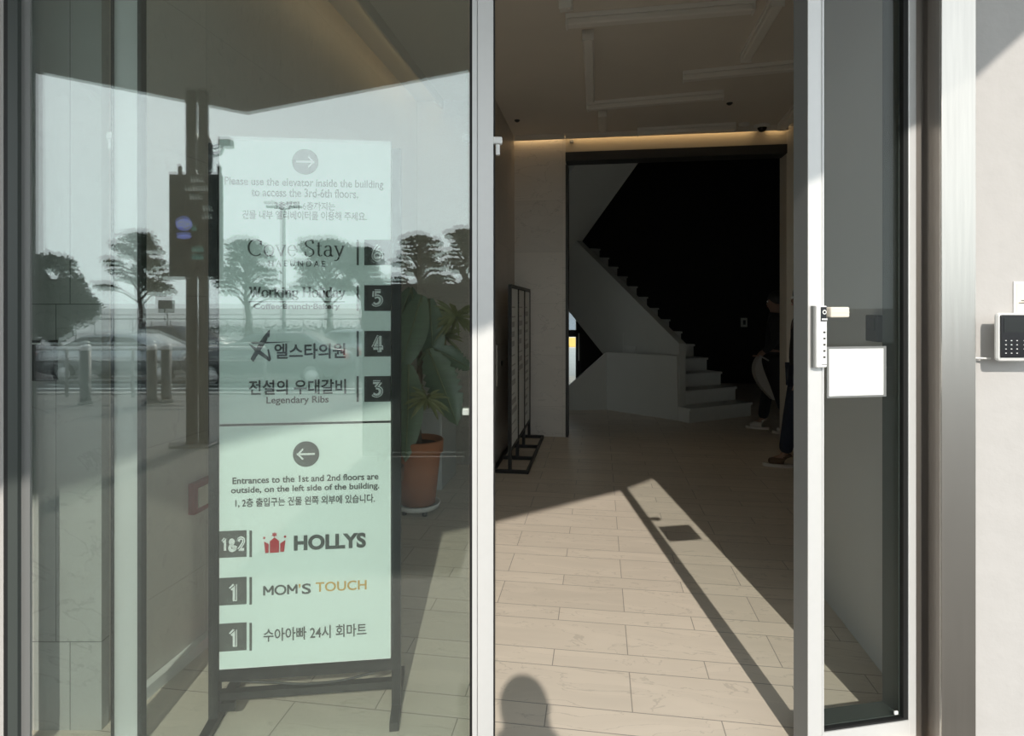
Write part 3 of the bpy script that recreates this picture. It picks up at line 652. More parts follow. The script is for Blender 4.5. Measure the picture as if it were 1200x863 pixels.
# ------------------------------------------------------------------ plants and the white cabinet behind the glass
def leaf(b, base, tip, width, sag=.1, fold=.25, n=14, torn=0.):
    base, tip = Vector(base), Vector(tip); d = tip-base; L = d.length
    sidev = d.cross(Vector((0, 1, 0)));
    if sidev.length < 1e-3: sidev = Vector((1, 0, 0))
    sidev.normalize(); nrm = sidev.cross(d).normalized(); vs = []
    for i in range(n+1):
        t = i/n; wv = width*(math.sin(math.pi*min(1, t*.94+.06))**.75)
        c = base+d*t+Vector((0, 0, -sag*L*(t*t)))+nrm*.05*L*math.sin(t*3)
        q = 1-torn*(i % 2)*random.random()
        rb = nrm*(.07*wv*(i % 2) if width > .05 else 0); vs += [c-sidev*wv*q+nrm*fold*wv+rb, c-nrm*.004, c+sidev*wv*q+nrm*fold*wv+rb]
    fs = []
    for i in range(n): fs += [(3*i, 3*i+1, 3*i+4, 3*i+3), (3*i+1, 3*i+2, 3*i+5, 3*i+4)]
    b.add(vs, fs, True)
M_rib = mat('pale leaf rib', (.20, .23, .13), .5)
def smooth_path3(p):
    a, b, c = [Vector(q) for q in p]; return [a*(1-t)**2+b*2*t*(1-t)+c*t*t for t in [i/6 for i in range(7)]]
pp = thing('potted_palm', 'large broad leaved plant in a terracotta pot with white saucer behind the glass', 'potted plant', (-.69, 4.39, 0))
MB().lathe([(0, .07), (.125, .07), (.165, .44), (.162, .445), (.183, .445), (.187, .53), (.178, .54), (.16, .53), (.155, .49), (0, .49)]).build('pot', M_terra, pp)
MB().lathe([(.0, .485), (.158, .485), (.15, .50), (0, .505)]).build('soil', M_soil, pp)
sc = MB().lathe([(0, .04), (.15, .04), (.165, .075), (.155, .078), (.145, .055), (0, .055)]).build('saucer', M_plastic, pp)
for k in range(4):
    a = .6+k*math.pi/2; MB().lathe([(0, -.02), (.018, -.018), (.02, 0), (.018, .018), (0, .02)], (0, 0, 0), 12).build('caster', M_dark, sc).location = (.11*math.cos(a), .11*math.sin(a), .02)
def prel(px, py, Y=4.39): p = at(px, py, Y); return (p[0]+.69, p[1]-4.39, p[2])
MB().tube([(0, 0, .49), (-.02, 0, .7), (.0, 0, .9), (.02, .02, 1.12), (-.02, 0, 1.3)], [.035, .03, .028, .02, .012]).tube([(-.04, .02, .49), (-.08, .03, .8), (-.1, .02, 1.1)], [.022, .018, .012]).build('trunk', M_stem, pp)
specs = [((494, 346), (466, 438), .115, 4.28, 0), ((503, 350), (508, 436), .095, 4.40, 0), ((482, 338), (460, 392), .09, 4.45, 0), ((479, 428), (475, 540), .105, 4.18, 0),
         ((502, 410), (536, 498), .135, 4.28, .45), ((506, 408), (553, 432), .085, 4.42, .45), ((490, 420), (483, 334), .075, 4.5, 0), ((496, 405), (522, 362), .07, 4.5, 0), ((486, 452), (458, 470), .08, 4.4, 0)]
for (p0, p1, wd, Y, tn) in specs:
    a, c = Vector(prel(*p0, Y)), Vector(prel(*p1, Y)); b = MB(); leaf(b, a, c, wd, .02, .30, 24, tn)
    lf = b.build('leaf', M_leaf, pp)
    d = c-a; sd = d.cross(Vector((0, 1, 0))).normalized(); nm = sd.cross(d).normalized(); L_ = d.length
    MB().tube([a+d*t+Vector((0, 0, -.02*L_*t*t))+nm*(.05*L_*math.sin(t*3)-.004) for t in (0, .2, .4, .6, .8, .97)], [.008, .007, .006, .005, .004, .002], 8).build('midrib', M_rib, lf)
    z0 = max(.75, min(1.15, a.z-.12))
    MB().tube(smooth_path3([(0, 0, z0), (a.x*.45, a.y*.5, (z0+a.z)/2+.03), tuple(a)]), .009, 8).build('stalk', M_rib, lf)
def tuft(px, py, Y, r, n, par):
    b = MB(); c = Vector(prel(px, py, Y))
    for k in range(n):
        a = random.uniform(0, 2*math.pi); el = random.uniform(-.6, .9); d = Vector((math.cos(a)*math.cos(el), math.sin(a)*math.cos(el)*.7, math.sin(el)))
        leaf(b, c, c+d*r*random.uniform(.7, 1.1), .012, .3, .2, 6)
    b.build('foliage_tuft', M_leaf2, par)
tuft(500, 468, 4.18, .17, 46, pp); tuft(534, 372, 4.5, .26, 60, pp); tuft(520, 395, 4.6, .2, 30, pp); tuft(482, 452, 4.3, .12, 20, pp)
p2 = thing('potted_plant', 'smaller brown pot with a broad ribbed leaf right behind the sign', 'potted plant', (-.805, 3.6, 0))
MB().lathe([(0, 0), (.10, 0), (.135, .46), (.15, .46), (.153, .54), (.14, .545), (.13, .50), (0, .50)]).build('pot', M_terra2, p2)
MB().lathe([(0, .497), (.132, .497), (.12, .51), (0, .515)]).build('soil', M_soil, p2)
for dx, z1, wd in ((.03, 1.32, .10), (-.12, 1.25, .1), (-.02, 1.02, .09)):
    b = MB(); leaf(b, (dx*.3, -.02, .62), (dx, -.08, z1), wd, .0, .25); q = b.build('leaf', M_leaf, p2); MB().tube([(0, 0, .5), (dx*.3, -.02, .66)], .01, 8).build('stalk', M_stem, q)
cb = thing('cabinet', 'low white glossy cabinet behind the terracotta pot', 'cabinet', (*G(-1.28, 4.78), 0), -TH)
M_gl = mat('white gloss laminate', (.60, .62, .62), .08)
MB().box(-.36, 0, 0, .5, .0, .66, bev=.006).build('carcass', M_gl, cb); MB().box(-.35, -.01, -.014, 0, .02, .64, bev=.003).build('door', M_gl, cb)

# device, cable, red things on the left wall
dv = thing('card_reader', 'dark glossy card reader on the wall end behind the leftmost glass', 'card reader', (fx(48, 2.095), 2.095, 0))
MB().box(-.042, .042, -.0, .025, zat(447, 2.09), zat(399, 2.09), bev=.003).build('body', M_black, dv)
MB().box(-.044, -.040, -.002, .025, zat(447, 2.09), zat(399, 2.09)).build('rim', M_alu, dv)
MB().box(-.03, .0, -.003, .0, zat(404, 2.09), zat(402, 2.09)).build('reflected_bar', M_plastic, dv)  # pale bar drawn on for the reflection across the reader
MB().tube([(-.042, .01, zat(430, 2.09)), (-.065, .008, zat(431.5, 2.09)), (-.088, .01, zat(433, 2.09))], .004, 8).build('cable', M_black, dv)
YW = 2.98
fa = thing('fire_call_point', 'red framed fire call box on the left lobby wall', 'fire box', (*G(-1.745, 2.434), 0), -TH)
MB().box(0, .03, -.10, .11, .61, .745, bev=.004).build('box', mat('dull red enamel', (.26, .035, .03), .6), fa); MB().box(.03, .034, -.075, .08, .635, .72).build('glass_plate', M_cream, fa)
ex = thing('extinguisher_stand', 'low red extinguisher stand on the floor by the left wall, mostly hidden by the sign', 'stand', (*G(-1.655, 2.47), 0))
MB().lathe([(0, 0), (.065, 0), (.065, .012), (.052, .06), (.044, .06), (.05, .015), (0, .015)]).build('tray', M_redobj, ex)
MB().lathe([(.046, .055), (.054, .055), (.054, .066), (.046, .066), (.046, .055)]).build('rim', M_redobj, ex)

# little white latches on posts and panes
def latch(px, py, Y, label, wd=.016, drop=True):
    t = thing('glass_latch', label, 'latch', at(px, py, Y), 0, 'white glass latches')
    MB().box(-wd, wd, -.012, .012, .004, .028, bev=.004).build('block', M_plastic, t)
    if drop: MB().box(-.006, .008, -.008, .006, -.032, .004, bev=.003).build('tongue', M_plastic, t)
    return t
latch(583, 171, 1.99, 'white latch on the right side of the silver door post')
latch(547, 168, 2.03, 'white latch on the glass edge left of the silver post, upper one', .012, False)
latch(546, 488, 2.03, 'white latch on the glass edge left of the silver post, lower one', .012, False)
latch(130, 165, 2.05, 'white latch beside the left mullion', .010)

# keypad terminal and card on the plaster wall
kx0, kx1, ky = fx(1171, 1.925), fx(1229, 1.925), 1.925
kz1, kz0 = zat(367, ky), zat(424, ky)
kp = thing('access_keypad', 'black faced access keypad in a white housing on the plaster wall', 'keypad', (kx0, ky, kz0))
KW, KH = kx1-kx0, kz1-kz0
MB().box(0, KW, .004, .026, 0, KH, bev=.010).build('housing', M_plastic, kp)
MB().box(.045, KW-.03, .026, .0755, .02, KH-.03).build('bracket', M_plastic, kp)
fc = MB().box(.006, KW-.006, 0, .006, .012, KH-.006, bev=.0028).build('face', M_key, kp)
MB().box(.015, KW-.015, -.0008, .001, KH*.60, KH-.016).build('screen', M_scr, fc)
for r in range(4):
    for c in range(3): MB().box(.019+c*.018, .023+c*.018, -.0012, .0, .026+r*.0135, .0285+r*.0135).build('key', M_plastic, fc)
    if r: MB().box(.078, .094, -.0012, 0, .026+r*.0135, .0282+r*.0135).build('key', M_plastic, fc)
wc = MB().tube([(kx0+.012, 1.975, kz0+.006), (kx0-.03, 1.985, kz0+.006), (kx0-.065, 1.99, kz0+.022), (WX+.004, 1.992, kz0+.046)], .0035, 8)
wc.tube([(kx0-.02, 1.988, kz0+.002), (kx0-.06, 1.99, kz0+.006), (WX+.006, 1.992, kz0+.024)], .003, 8)
tag(wc.build('keypad_cable', M_plastic), 'white cable running from the keypad to the steel pilaster', 'cable')
nc = thing('wall_card', 'cream instruction card on the plaster wall above the keypad', 'card', (fx(1188, 1.996), 1.996, zat(367, 1.996)))
MB().box(0, .16, 0, .003, 0, .105).build('backing', M_plastic, nc); MB().box(.009, .15, -.001, 0, 0, .098).build('sheet', M_cream, nc)
b = MB(); b.box(.024, .13, -.0016, -.001, .040, .043); b.box(.016, .13, -.0016, -.001, .032, .035); b.build('print', M_ink2, nc)

# ------------------------------------------------------------------ people
def skin(name, joints, edges, m, parent, sub=2):
    ks = list(joints); me = bpy.data.meshes.new(name)
    me.from_pydata([joints[k][:3] for k in ks], [(ks.index(a), ks.index(c)) for a, c in edges], [])
    o = bpy.data.objects.new(name, me); COL.objects.link(o)
    md = o.modifiers.new('s', 'SKIN'); md.use_smooth_shade = True
    for i, k in enumerate(ks):
        r = joints[k][3]; r2 = joints[k][4] if len(joints[k]) > 4 else r
        me.skin_vertices[0].data[i].radius = (r, r2); me.skin_vertices[0].data[i].use_root = (i == 0)
    o.modifiers.new('d', 'SUBSURF').levels = sub
    nm = bpy.data.meshes.new_from_object(o.evaluated_get(bpy.context.evaluated_depsgraph_get()))
    nm.materials.clear(); nm.materials.append(m); nm.name = name
    for p in nm.polygons: p.use_smooth = True
    bpy.data.objects.remove(o); bpy.data.meshes.remove(me)
    r = bpy.data.objects.new(name, nm); COL.objects.link(r); r.parent = parent; return r
def person(label, loc, rz, h=1.72, arms='down', stride=.0, jean=M_jean, shoe=M_shoe, phone=False):
    """a standing figure; its front is -y"""
    k = h/1.72; t = thing('person', label, 'person', loc, rz)
    J = dict(pelvis=(0, 0, .95, .12, .10), spine=(0, .0, 1.12, .115, .09), chest=(0, .0, 1.32, .135, .10), neck=(0, .01, 1.47, .05), head0=(0, -.005, 1.56, .070, .085), head1=(0, -.0, 1.65, .072, .09), head2=(0, .01, 1.705, .045, .055),
             nose=(0, -.098, 1.59, .011), earl=(.078, .01, 1.59, .013), earr=(-.078, .01, 1.59, .013))
    Ed = [('pelvis', 'spine'), ('spine', 'chest'), ('chest', 'neck'), ('neck', 'head0'), ('head0', 'head1'), ('head1', 'head2'), ('head0', 'nose'), ('head0', 'earl'), ('head0', 'earr')]
    for s, n in ((1, 'l'), (-1, 'r')):
        st = stride*s
        J['hip'+n] = (.09*s, 0, .90, .085); J['kn'+n] = (.10*s, st*.4-.02, .50, .055); J['an'+n] = (.105*s, st+.01, .10, .036); J['toe'+n] = (.115*s, st-.13, .035, .03)
        J['sh'+n] = (.175*s, .01, 1.41, .055)
        if arms == 'down': el, wr, hd = (.235*s, .03, 1.14), (.25*s, -.05, .90), (.25*s, -.07, .82)
        elif arms == 'bag': el, wr, hd = (.24*s, .02, 1.14), (.235*s, -.13, .98), (.22*s, -.19, .93)
        else: el, wr, hd = (.24*s, -.02, 1.20), (.10*s, -.115, 1.40), (.075*s, -.13, 1.46)
        J['el'+n] = (*el, .040); J['wr'+n] = (*wr, .026); J['hd'+n] = (*hd, .034, .018)
        Ed += [('pelvis', 'hip'+n), ('hip'+n, 'kn'+n), ('kn'+n, 'an'+n), ('an'+n, 'toe'+n), ('chest', 'sh'+n), ('sh'+n, 'el'+n), ('el'+n, 'wr'+n), ('wr'+n, 'hd'+n)]
    body = skin('body', {a: tuple(q*k for q in p) for a, p in J.items()}, Ed, M_skin, t)
    for s, n in ((1, 'l'), (-1, 'r')):                       # fingers, each a chain of its own out of the palm
        hd, wr = Vector(J['hd'+n][:3])*k, Vector(J['wr'+n][:3])*k; d = (hd-wr).normalized(); ac = Vector((0, 1, 0)) if abs(d.y) < .7 else Vector((1, 0, 0)); ac = (ac-d*ac.dot(d)).normalized(); cu = d.cross(ac)*(-s)
        for f, ln in enumerate((.070, .080, .074, .058)):
            b0 = hd+ac*(-.027+.018*f)*-1; FJ = {'a': (*(b0-d*.01), .009), 'b': (*(b0+d*ln*.45+cu*.008), .009), 'c': (*(b0+d*ln*.75+cu*.024), .008), 'e': (*(b0+d*ln*.92+cu*.040), .007)}
            skin('finger', FJ, [('a', 'b'), ('b', 'c'), ('c', 'e')], M_skin, body, 1)
        b0 = wr+d*.03-ac*-.028; FJ = {'a': (*b0, .011), 'b': (*(b0+d*.035+ac*.022+cu*.008), .010), 'c': (*(b0+d*.062+ac*.028+cu*.02), .008)}
        skin('thumb', FJ, [('a', 'b'), ('b', 'c')], M_skin, body, 1)
        hx = J['head0'][2]*k
        MB().ball((.03*s*k, -.080*k, 1.615*k), .0115, 2).build('eye', M_plastic, body)
    MB().box(-.022*k, .022*k, -.090*k, -.082*k, 1.545*k, 1.553*k, bev=.002).build('mouth', M_redobj, body)
    JK = {a: J[a] for a in ('pelvis', 'spine', 'chest')}
    JK['pelvis'] = (0, 0, .86, .15, .13); JK['spine'] = (0, 0, 1.10, .145, .12); JK['chest'] = (0, .0, 1.32, .165, .125); JK['collar'] = (0, .015, 1.475, .085)
    EJ = [('pelvis', 'spine'), ('spine', 'chest'), ('chest', 'collar')]
    for n in 'lr':
        JK['sh'+n] = (*J['sh'+n][:2], 1.40, .085); JK['el'+n] = (*J['el'+n][:3], .056); w_ = Vector(J['wr'+n][:3]); e_ = Vector(J['el'+n][:3]); JK['wr'+n] = (*(e_.lerp(w_, .93)), .042)
        EJ += [('chest', 'sh'+n), ('sh'+n, 'el'+n), ('el'+n, 'wr'+n)]
    skin('jacket', {a: tuple(q*k for q in p) for a, p in JK.items()}, EJ, M_cloth, t)
    JT = {'pelvis': (0, 0, .94, .13, .115)}; ET = []
    for n in 'lr':
        JT['hip'+n] = (*J['hip'+n][:3], .105); JT['kn'+n] = (*J['kn'+n][:3], .078); a_ = Vector(J['an'+n][:3]); JT['an'+n] = (a_.x, a_.y+.005, .12, .066)
        ET += [('pelvis', 'hip'+n), ('hip'+n, 'kn'+n), ('kn'+n, 'an'+n)]
    skin('trousers', {a: tuple(q*k for q in p) for a, p in JT.items()}, ET, jean, t)
    for n in 'lr':
        a_ = Vector(J['an'+n][:3])*k; SJ = {'a': (a_.x, a_.y+.035, .060, .042), 'b': (a_.x, a_.y-.06, .055, .046, .042), 'c': (a_.x, a_.y-.145, .045, .043, .03), 'h': (a_.x, a_.y+.02, .125, .048)}
        sh = skin('shoe', SJ, [('a', 'b'), ('b', 'c'), ('a', 'h')], shoe, t)
        out = [(a_.x+.048*math.cos(q)*1.0, a_.y-.055+.135*math.sin(q)) for q in [2*math.pi*i/20 for i in range(20)]]
        MB().prism(out, 'z', 0, .03).build('sole', M_sole, sh)
    MB().ball((0, .022*k, 1.645*k), .108*k, 3, (.88, .98, 1.0)).build('hair', M_hair, t)
    if phone: MB().box(-.075, .075, -.125, -.117, 1.47*k, 1.545*k, bev=.003).build('phone', M_key, t)
    return t
Pn = flo(917, 553)
person('person in dark jeans and brown shoes, half hidden behind the door stile', (Pn[0]+.19, Pn[1]+.02, 0), -math.radians(108), 1.70, 'down', .15)
Q = (fx(905, 7.25), 7.25)
person('person in black with pale shoes, standing farther back beside the stairs', (Q[0]+.03, Q[1], 0), -math.radians(115), 1.68, 'bag', .16, M_cloth, M_sole)
bgp = thing('shoulder_bag', 'pale curved bag hanging beside the person in black', 'bag', (2.935, 6.98, -.05))
b = MB(); out, inn = [], []
for i in range(13):
    t = i/12; z = .98-.50*t; x_ = -.06-.075*math.sin(math.pi*t**.8)+.16*t*t; wv = .004+.115*math.sin(math.pi*min(1, t*.9+.06))
    out.append((x_, z)); inn.append((x_+wv, z))
pts = out+inn[::-1]
b.prism(pts, 'y', -.05, .05); b.build('bag_body', M_bag, bgp)
MB().tube([(-.05, 0, .95), (-.03, .03, .99), (.08, .04, .93)], .010, 8).build('strap', M_bag, bgp)
person('photographer holding up a phone, seen only as a head shaped shadow on the floor', (.115, -.20, 0), math.pi, 1.70, 'phone', .03, phone=False)

# ------------------------------------------------------------------ the plaza behind the viewer, mirrored in the left glass
cp = thing('canopy_post', 'pair of dark posts mirrored in the glass, carrying a screen', 'post', (mir(231, 361, 6.5)[0], -2.5, 0))
for dx, r in ((-.055, .058), (.075, .052)): MB().tube([(dx, 0, 0), (dx, 0, HC)], r, 20).build('post', M_dark, cp)
MB().box(-.24, .2, -.14, .14, 0, .03, bev=.01).build('base_plate', M_dark, cp)
MB().lathe([(.05, 2.95), (.085, 3.0), (.09, 3.25), (.06, 3.35)], (.08, 0, 0), 20).build('collar', M_dark, cp)
sc = thing('hanging_screen', 'dark information screen mirrored in the glass, with a blue glowing emblem', 'screen', (mir(234, 361, 6.3)[0], -2.24, 0))
MB().box(-.26, .26, -.05, .05, zat(328, 6.3), zat(207, 6.3), bev=.008).build('cabinet', M_dark, sc)
f_ = MB().box(-.235, .235, .05, .056, zat(325, 6.3), zat(212, 6.3)).build('display', M_scr, sc)
b = MB(); 
for r, (zz, n, x0) in enumerate(((2.80, 5, .10), (2.71, 9, .15), (2.62, 5, .09), (2.50, 4, .20), (2.42, 4, .19))):
    for j in range(n): b.box(x0-.022*j*1.25, x0-.022*j*1.25-.018, .056, .058, zz, zz+random.uniform(.02, .035))
b.build('text_line', M_swhite, f_)
b = MB()
for zz in (2.08, 2.0, 2.30):
    for j in range(9 if zz < 2.2 else 4): b.box(-.02+.014*j, -.02+.014*j+.011, .056, .058, zz, zz+.03)
b.build('text_line', M_sgreen, f_)
b = MB().add([(-.10+.085*math.cos(q), .0575, 2.36+.062*math.sin(q)) for q in [2*math.pi*i/24 for i in range(24)]], [tuple(range(24))]); b.build('emblem', M_sblue, f_)
b = MB()
for s in (1, -1): 
    p_ = smooth_path([(-.10-.06*s, 2.36+.012*s), (-.10-.02*s, 2.36+.035*s), (-.10+.03*s, 2.36+.004*s), (-.10+.065*s, 2.36+.018*s)], 6); a_, c_ = pen(p_, .018, .02); b.add([(v.x, .0585, v.y) for v in a_], c_)
b.build('emblem_wave', M_swhite, f_)
b = MB().add([(-.10+.08*math.cos(q), .0575, 2.235+.022*math.sin(q)) for q in [2*math.pi*i/16 for i in range(16)]], [tuple(range(16))]); b.build('glow_spot', M_sblue, f_)
for dx in (-.17, .24): MB().box(dx-.012, dx+.012, -.02, .02, 2.88, 2.95).ball((dx, 0, 2.96), .025, 1).build('lug', M_dark, sc)
cm = thing('security_camera', 'bracketed security camera mirrored beside the dark posts', 'camera', mir(246, 180, 6.3))
MB().tube(smooth_path([(0, 0, 0), (.06, 0, -.035), (.13, .02, -.01), (.16, .03, .05)], 5) and [(0, 0, 0), (.05, 0, -.03), (.12, .02, -.015), (.16, .03, .05)], .014, 8).tube([(0, 0, .05), (.06, 0, .05), (.15, .02, .08)], .010, 8).build('bracket', M_dark, cm)
MB().box(.11, .24, -.05, .05, .06, .14, bev=.01).build('housing', M_aluside, cm)
ib = thing('notice_board', 'dark notice board mirrored behind the plant, with blurred lettering', 'notice board', (mir(500.5, 361, 6)[0], -2.0, 0))
MB().box(-.64, .64, -.04, .04, .02, zat(333, 6), bev=.006).build('board', M_dark, ib)
b = MB()
for j in range(4): b.box(-.06-.045*j, -.06-.045*j-.034, .04, .043, 1.53, 1.64); b.box(-.07-.045*j, -.07-.045*j-.02, .043, .044, 1.56, 1.60)
b.build('lettering', M_bead, ib)
for dx in (-.42, .42): MB().box(dx-.03, dx+.03, -.2, .2, 0, .05, bev=.008).build('foot', M_dark, ib)

def rail(x0, x1, y, label):
    t = thing('railing', label, 'railing', (x0, y, 0)); L = x1-x0
    MB().tube([(0, 0, .82), (L, 0, .82)], .035, 12).build('top_rail', M_alu, t)
    for z in (.28, .6): MB().tube([(0, 0, z), (L, 0, z)], .02, 10).build('mid_rail', M_aluside, t)
    n = int(L/.95)
    for k in range(n+1): MB().tube([(L*k/n, 0, 0), (L*k/n, 0, .82)], .026, 10).build('baluster', M_aluside, t)
rail(-8.6, -4.15, -6.05, 'metal railing mirrored left of the dark posts')
rail(-2.6, 3.5, -6.05, 'metal railing mirrored behind the directory sign')
def bollard(x, y, label):
    t = thing('bollard', label, 'bollard', (x, y, 0), 0, 'plaza bollards'); MB().lathe([(0, 0), (.10, 0), (.10, .03), (.075, .05), (.075, .84), (0, .84)], n=20).build('shaft', M_dark, t); MB().lathe([(.078, .84), (.08, .88), (.06, .92), (0, .935)], n=20).build('cap', M_alu, t)
bollard(mir(178, 361, 9.4)[0], -5.4, 'pale capped bollard mirrored left of the dark posts'); bollard(mir(191, 361, 9.4)[0], -5.5, 'second bollard, closest to the dark posts')
bollard(mir(95, 361, 9.2)[0], -5.3, 'bollard mirrored over the dark card reader')

def car(label, loc, rz, L=4.5, Wd=1.8, H=1.45, paint=M_carw):
    t = thing('car', label, 'car', loc, rz); h = H
    prof = [(-.5, .30), (-.5, .52), (-.47, .66), (-.36, .70), (-.22, .985), (-.05, 1.0), (.10, .98), (.26, .71), (.45, .62), (.495, .48), (.5, .28), (.40, .20), (-.42, .20)]
    b = bmesh.new(); vs = []
    for s in (-1, 1):
        vs.append([b.verts.new((x_*L, s*Wd/2*(1 if z < .72 else .78), z*h)) for x_, z in prof])
    n = len(prof)
    for i in range(n): b.faces.new((vs[0][i], vs[0][(i+1) % n], vs[1][(i+1) % n], vs[1][i]))
    lowi = [0, 1, 2, 3, 7, 8, 9, 10, 11, 12]; topi = [3, 4, 5, 6, 7]
    for s in (0, 1): b.faces.new([vs[s][i] for i in lowi]); b.faces.new([vs[s][i] for i in topi])
    bmesh.ops.recalc_face_normals(b, faces=b.faces[:]); bmesh.ops.bevel(b, geom=b.edges[:], offset=.05, segments=3, affect='EDGES', clamp_overlap=True)
    MB().bm(b, smooth=True).build('body', paint, t)
    for s in (-1, 1):
        y0 = s*Wd/2
        MB().add([(x_*L, y0*f, z*h) for x_, z, f in ((-.335, .73, 1.0), (-.215, .95, .825), (-.04, .96, .815), (-.05, .73, 1.0))]+[(x_*L, y0*(f-.04), z*h) for x_, z, f in ((-.335, .73, 1.0), (-.215, .95, .825), (-.04, .96, .815), (-.05, .73, 1.0))], [(0, 1, 2, 3), (4, 5, 6, 7), (0, 1, 5, 4), (1, 2, 6, 5), (2, 3, 7, 6), (3, 0, 4, 7)]).build('side_window', M_carg, t)
        MB().add([(x_*L, y0*f, z*h) for x_, z, f in ((-.03, .73, 1.0), (-.02, .96, .815), (.09, .95, .82), (.235, .735, .99))]+[(x_*L, y0*(f-.04), z*h) for x_, z, f in ((-.03, .73, 1.0), (-.02, .96, .815), (.09, .95, .82), (.235, .735, .99))], [(0, 1, 2, 3), (4, 5, 6, 7), (0, 1, 5, 4), (1, 2, 6, 5), (2, 3, 7, 6), (3, 0, 4, 7)]).build('side_window', M_carg, t)
        MB().box(.42*L, .492*L, y0*.62, y0*.93, .50*h, .58*h, bev=.02).build('headlamp', M_lampglow, t); MB().box(-.502*L, -.47*L, y0*.62, y0*.93, .52*h, .62*h, bev=.02).build('tail_lamp', M_redobj, t)
        MB().box(.17*L, .20*L, y0*.99, y0*1.10, .70*h, .78*h, bev=.02).build('mirror', paint, t)
        for x_ in (-.30, .31):
            wv = thing('wheel', None, None); wv.parent = t; wv.location = (x_*L, y0*.93, .31)
            o = MB().lathe([(.2, -.1), (.30, -.1), (.315, -.06), (.315, .06), (.30, .1), (.2, .1)], n=24).build('tyre', M_rub, wv); o.rotation_euler = (math.pi/2, 0, 0)
            o = MB().lathe([(0, -.07), (.2, -.09), (.2, .09), (0, .07)], n=16).build('rim', M_alu, wv); o.rotation_euler = (math.pi/2, 0, 0)
    return t
car('silver sedan mirrored behind the railing at the left', (mir(155, 361, 18)[0], -14.0, -.7), 0, 4.6, 1.8, 1.42)
car('dark hatchback mirrored behind the sedan, next to the dark posts', (mir(205, 361, 22)[0], -18.3, -.7), math.radians(12), 4.2, 1.8, 1.55, M_card)
car('dark car mirrored in the upper half of the directory sign', (mir(320, 361, 17)[0], -13.2, -.7), math.pi, 4.5, 1.8, 1.5, M_card)
car('silver car mirrored at the right half of the directory sign', (mir(420, 361, 20)[0], -16.8, -.7), 0, 4.4, 1.8, 1.45)

def foliage(name, blobs, par, n, leaf_s, m=M_tree):
    b = MB()
    tot = sum(q[3]**2 for q in blobs)
    for (cx_, cy_, cz_, r, sx, sz) in blobs:
        for _ in range(int(n*r*r/tot)):
            d = Vector((random.gauss(0, 1), random.gauss(0, 1), random.gauss(0, 1))).normalized()*random.uniform(.35, 1.05)
            c = Vector((cx_+d.x*r*sx, cy_+d.y*r*sx, cz_+d.z*r*sz)); a = Vector((random.gauss(0, 1), random.gauss(0, 1), random.gauss(0, 1))).normalized(); e2 = a.orthogonal().normalized()
            s = leaf_s*random.uniform(.6, 1.3); b.add([c-a*s, c+e2*s*.5, c+a*s, c-e2*s*.5], [(0, 1, 2, 3)])
    return b.build(name, m, par)
def pine(px, D, top, bot_crown, half, label, seed, z0=-.58):
    random.seed(seed); x_, y_, _ = mir(px, 361, D); t = thing('pine_tree', label, 'tree', (x_, y_, z0), 0, 'pines across the road')
    zt_ = zat(top, D)-z0; zb_ = zat(bot_crown, D)-z0; R = half/F*D
    bl = []; br = MB(); br.tube([(0, 0, 0), (.1, 0, zb_*.6), (-.05, 0, zb_), (.08, 0, (zb_+zt_)/2), (0, 0, zt_-.2)], [.2, .16, .14, .10, .04], 10)
    for k in range(19):
        f = k/18; z = zb_+(zt_-zb_)*(.05+.93*f); a = k*2.4; rr = R*(.98-.55*f)*random.uniform(.5, 1); px_, py_ = rr*math.cos(a), rr*math.sin(a)
        if k == 18: px_ = py_ = 0
        bl.append((px_, py_, z, R*random.uniform(.27, .42), 1.2, .36)); br.tube([(0, 0, z-.45*R), (px_*.5, py_*.5, z-.15*R), (px_, py_, z)], [.06, .045, .02], 6)
    br.build('trunk', M_bark, t); foliage('foliage', bl, t, 8000, .018*R+.05)
pine(165, 33, 276, 345, 40, 'pine tree mirrored right of the left mullion', 1)
pine(290, 30, 285, 350, 38, 'pine tree mirrored behind the upper left half of the sign', 2)
pine(385, 32, 283, 345, 42, 'pine tree mirrored behind the number six on the sign', 3)
pine(425, 38, 292, 345, 34, 'farther pine mirrored at the right edge of the sign', 8)
pine(492, 30, 279, 345, 34, 'pine tree mirrored above the potted plant', 4)
pine(545, 27, 272, 345, 30, 'pine tree mirrored at the silver door post', 5)
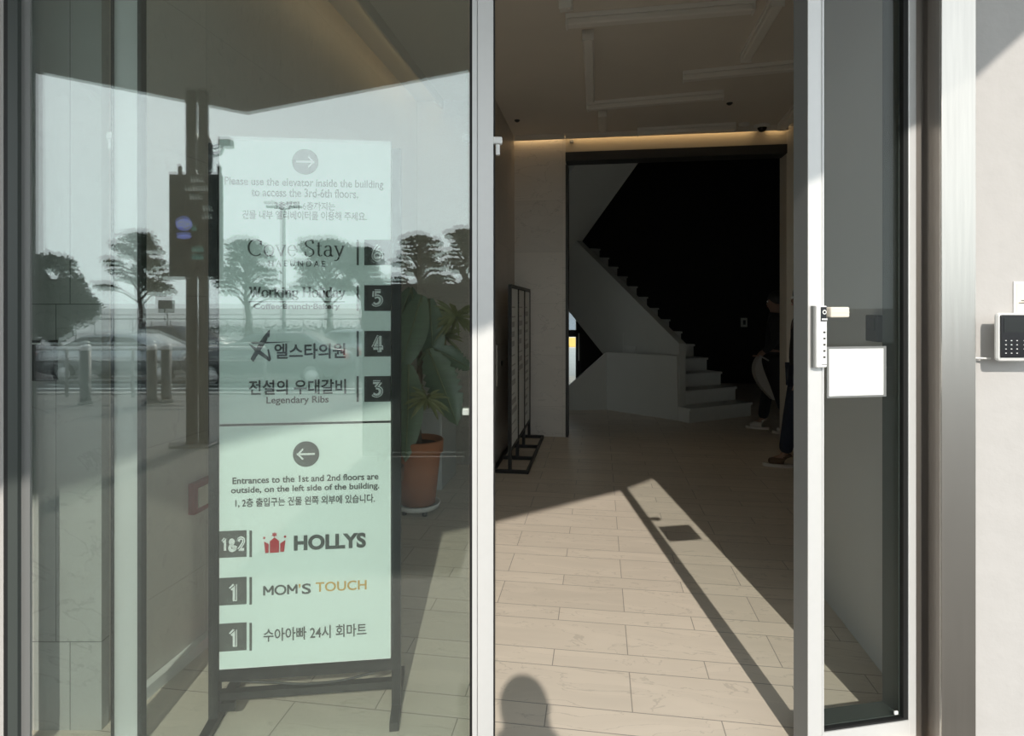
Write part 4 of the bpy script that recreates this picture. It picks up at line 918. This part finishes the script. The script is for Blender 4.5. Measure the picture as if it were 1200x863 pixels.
random.seed(9)
rt = thing('leafy_tree', 'dense rounded tree mirrored at the far left of the glass', 'tree', (mir(66, 361, 26)[0], -22, -.58))
bl = [(random.uniform(-1.1, 1.0), random.uniform(-.8, .8), random.uniform(1.0, 3.7), random.uniform(.5, .85), 1, .9) for _ in range(26)] + [(-.5, 0, 4.0, .6, 1, .8), (.3, 0, 3.9, .55, 1, .8)]
foliage('foliage', bl, rt, 19000, .12); MB().tube([(0, 0, 0), (0, 0, 2.2)], [.22, .14], 10).build('trunk', M_bark, rt)
random.seed(11)
hg = tag(foliage('hedge', [(q*.7, 0, .35, .55, 1, .9) for q in range(-12, 34)], None, 9000, .09), 'low clipped hedge mirrored under the pines', 'hedge', kind='stuff'); hg.location = (-14, -40, -.58)
st = thing('street_light', 'twin headed street light mirrored across the upper sign text', 'street light', (mir(333, 361, 26)[0], -22, -.58))
hL = zat(243, 26)+.58
MB().tube([(0, 0, 0), (0, 0, hL)], [.09, .055], 12).build('pole', M_aluside, st); MB().lathe([(.16, 0), (.16, .06), (.1, .3)], n=16).build('base', M_aluside, st)
for s in (-1, 1): q = MB().tube([(0, 0, hL-.1), (s*.35, 0, hL+.0)], .04, 8).build('arm', M_aluside, st); MB().box(s*.25, s*.75, -.12, .12, hL-.04, hL+.06, bev=.02).build('lamp_head', M_dark, q)
rs = thing('roadside_sign', 'small square roadside sign mirrored beneath the pine', 'sign', (mir(190, 361, 24)[0], -20.3, -.7))
MB().box(-.33, .33, -.03, .03, zat(367, 24)+.7, zat(352, 24)+.7, bev=.01).build('plate', M_dark, rs); MB().tube([(0, -.05, 0), (0, -.05, 2.0)], .035, 8).build('pole', M_aluside, rs)
fn = thing('fence', 'thin seafront fence mirrored left of the posts', 'fence', (-24, -27.5, -.58))
b = MB().tube([(0, 0, 1.5), (22, 0, 1.5)], .04, 8); b.build('top_rail', M_aluside, fn)
for k in range(23): MB().tube([(k, 0, 0), (k, 0, 1.5)], .025, 6).build('post', M_aluside, fn)
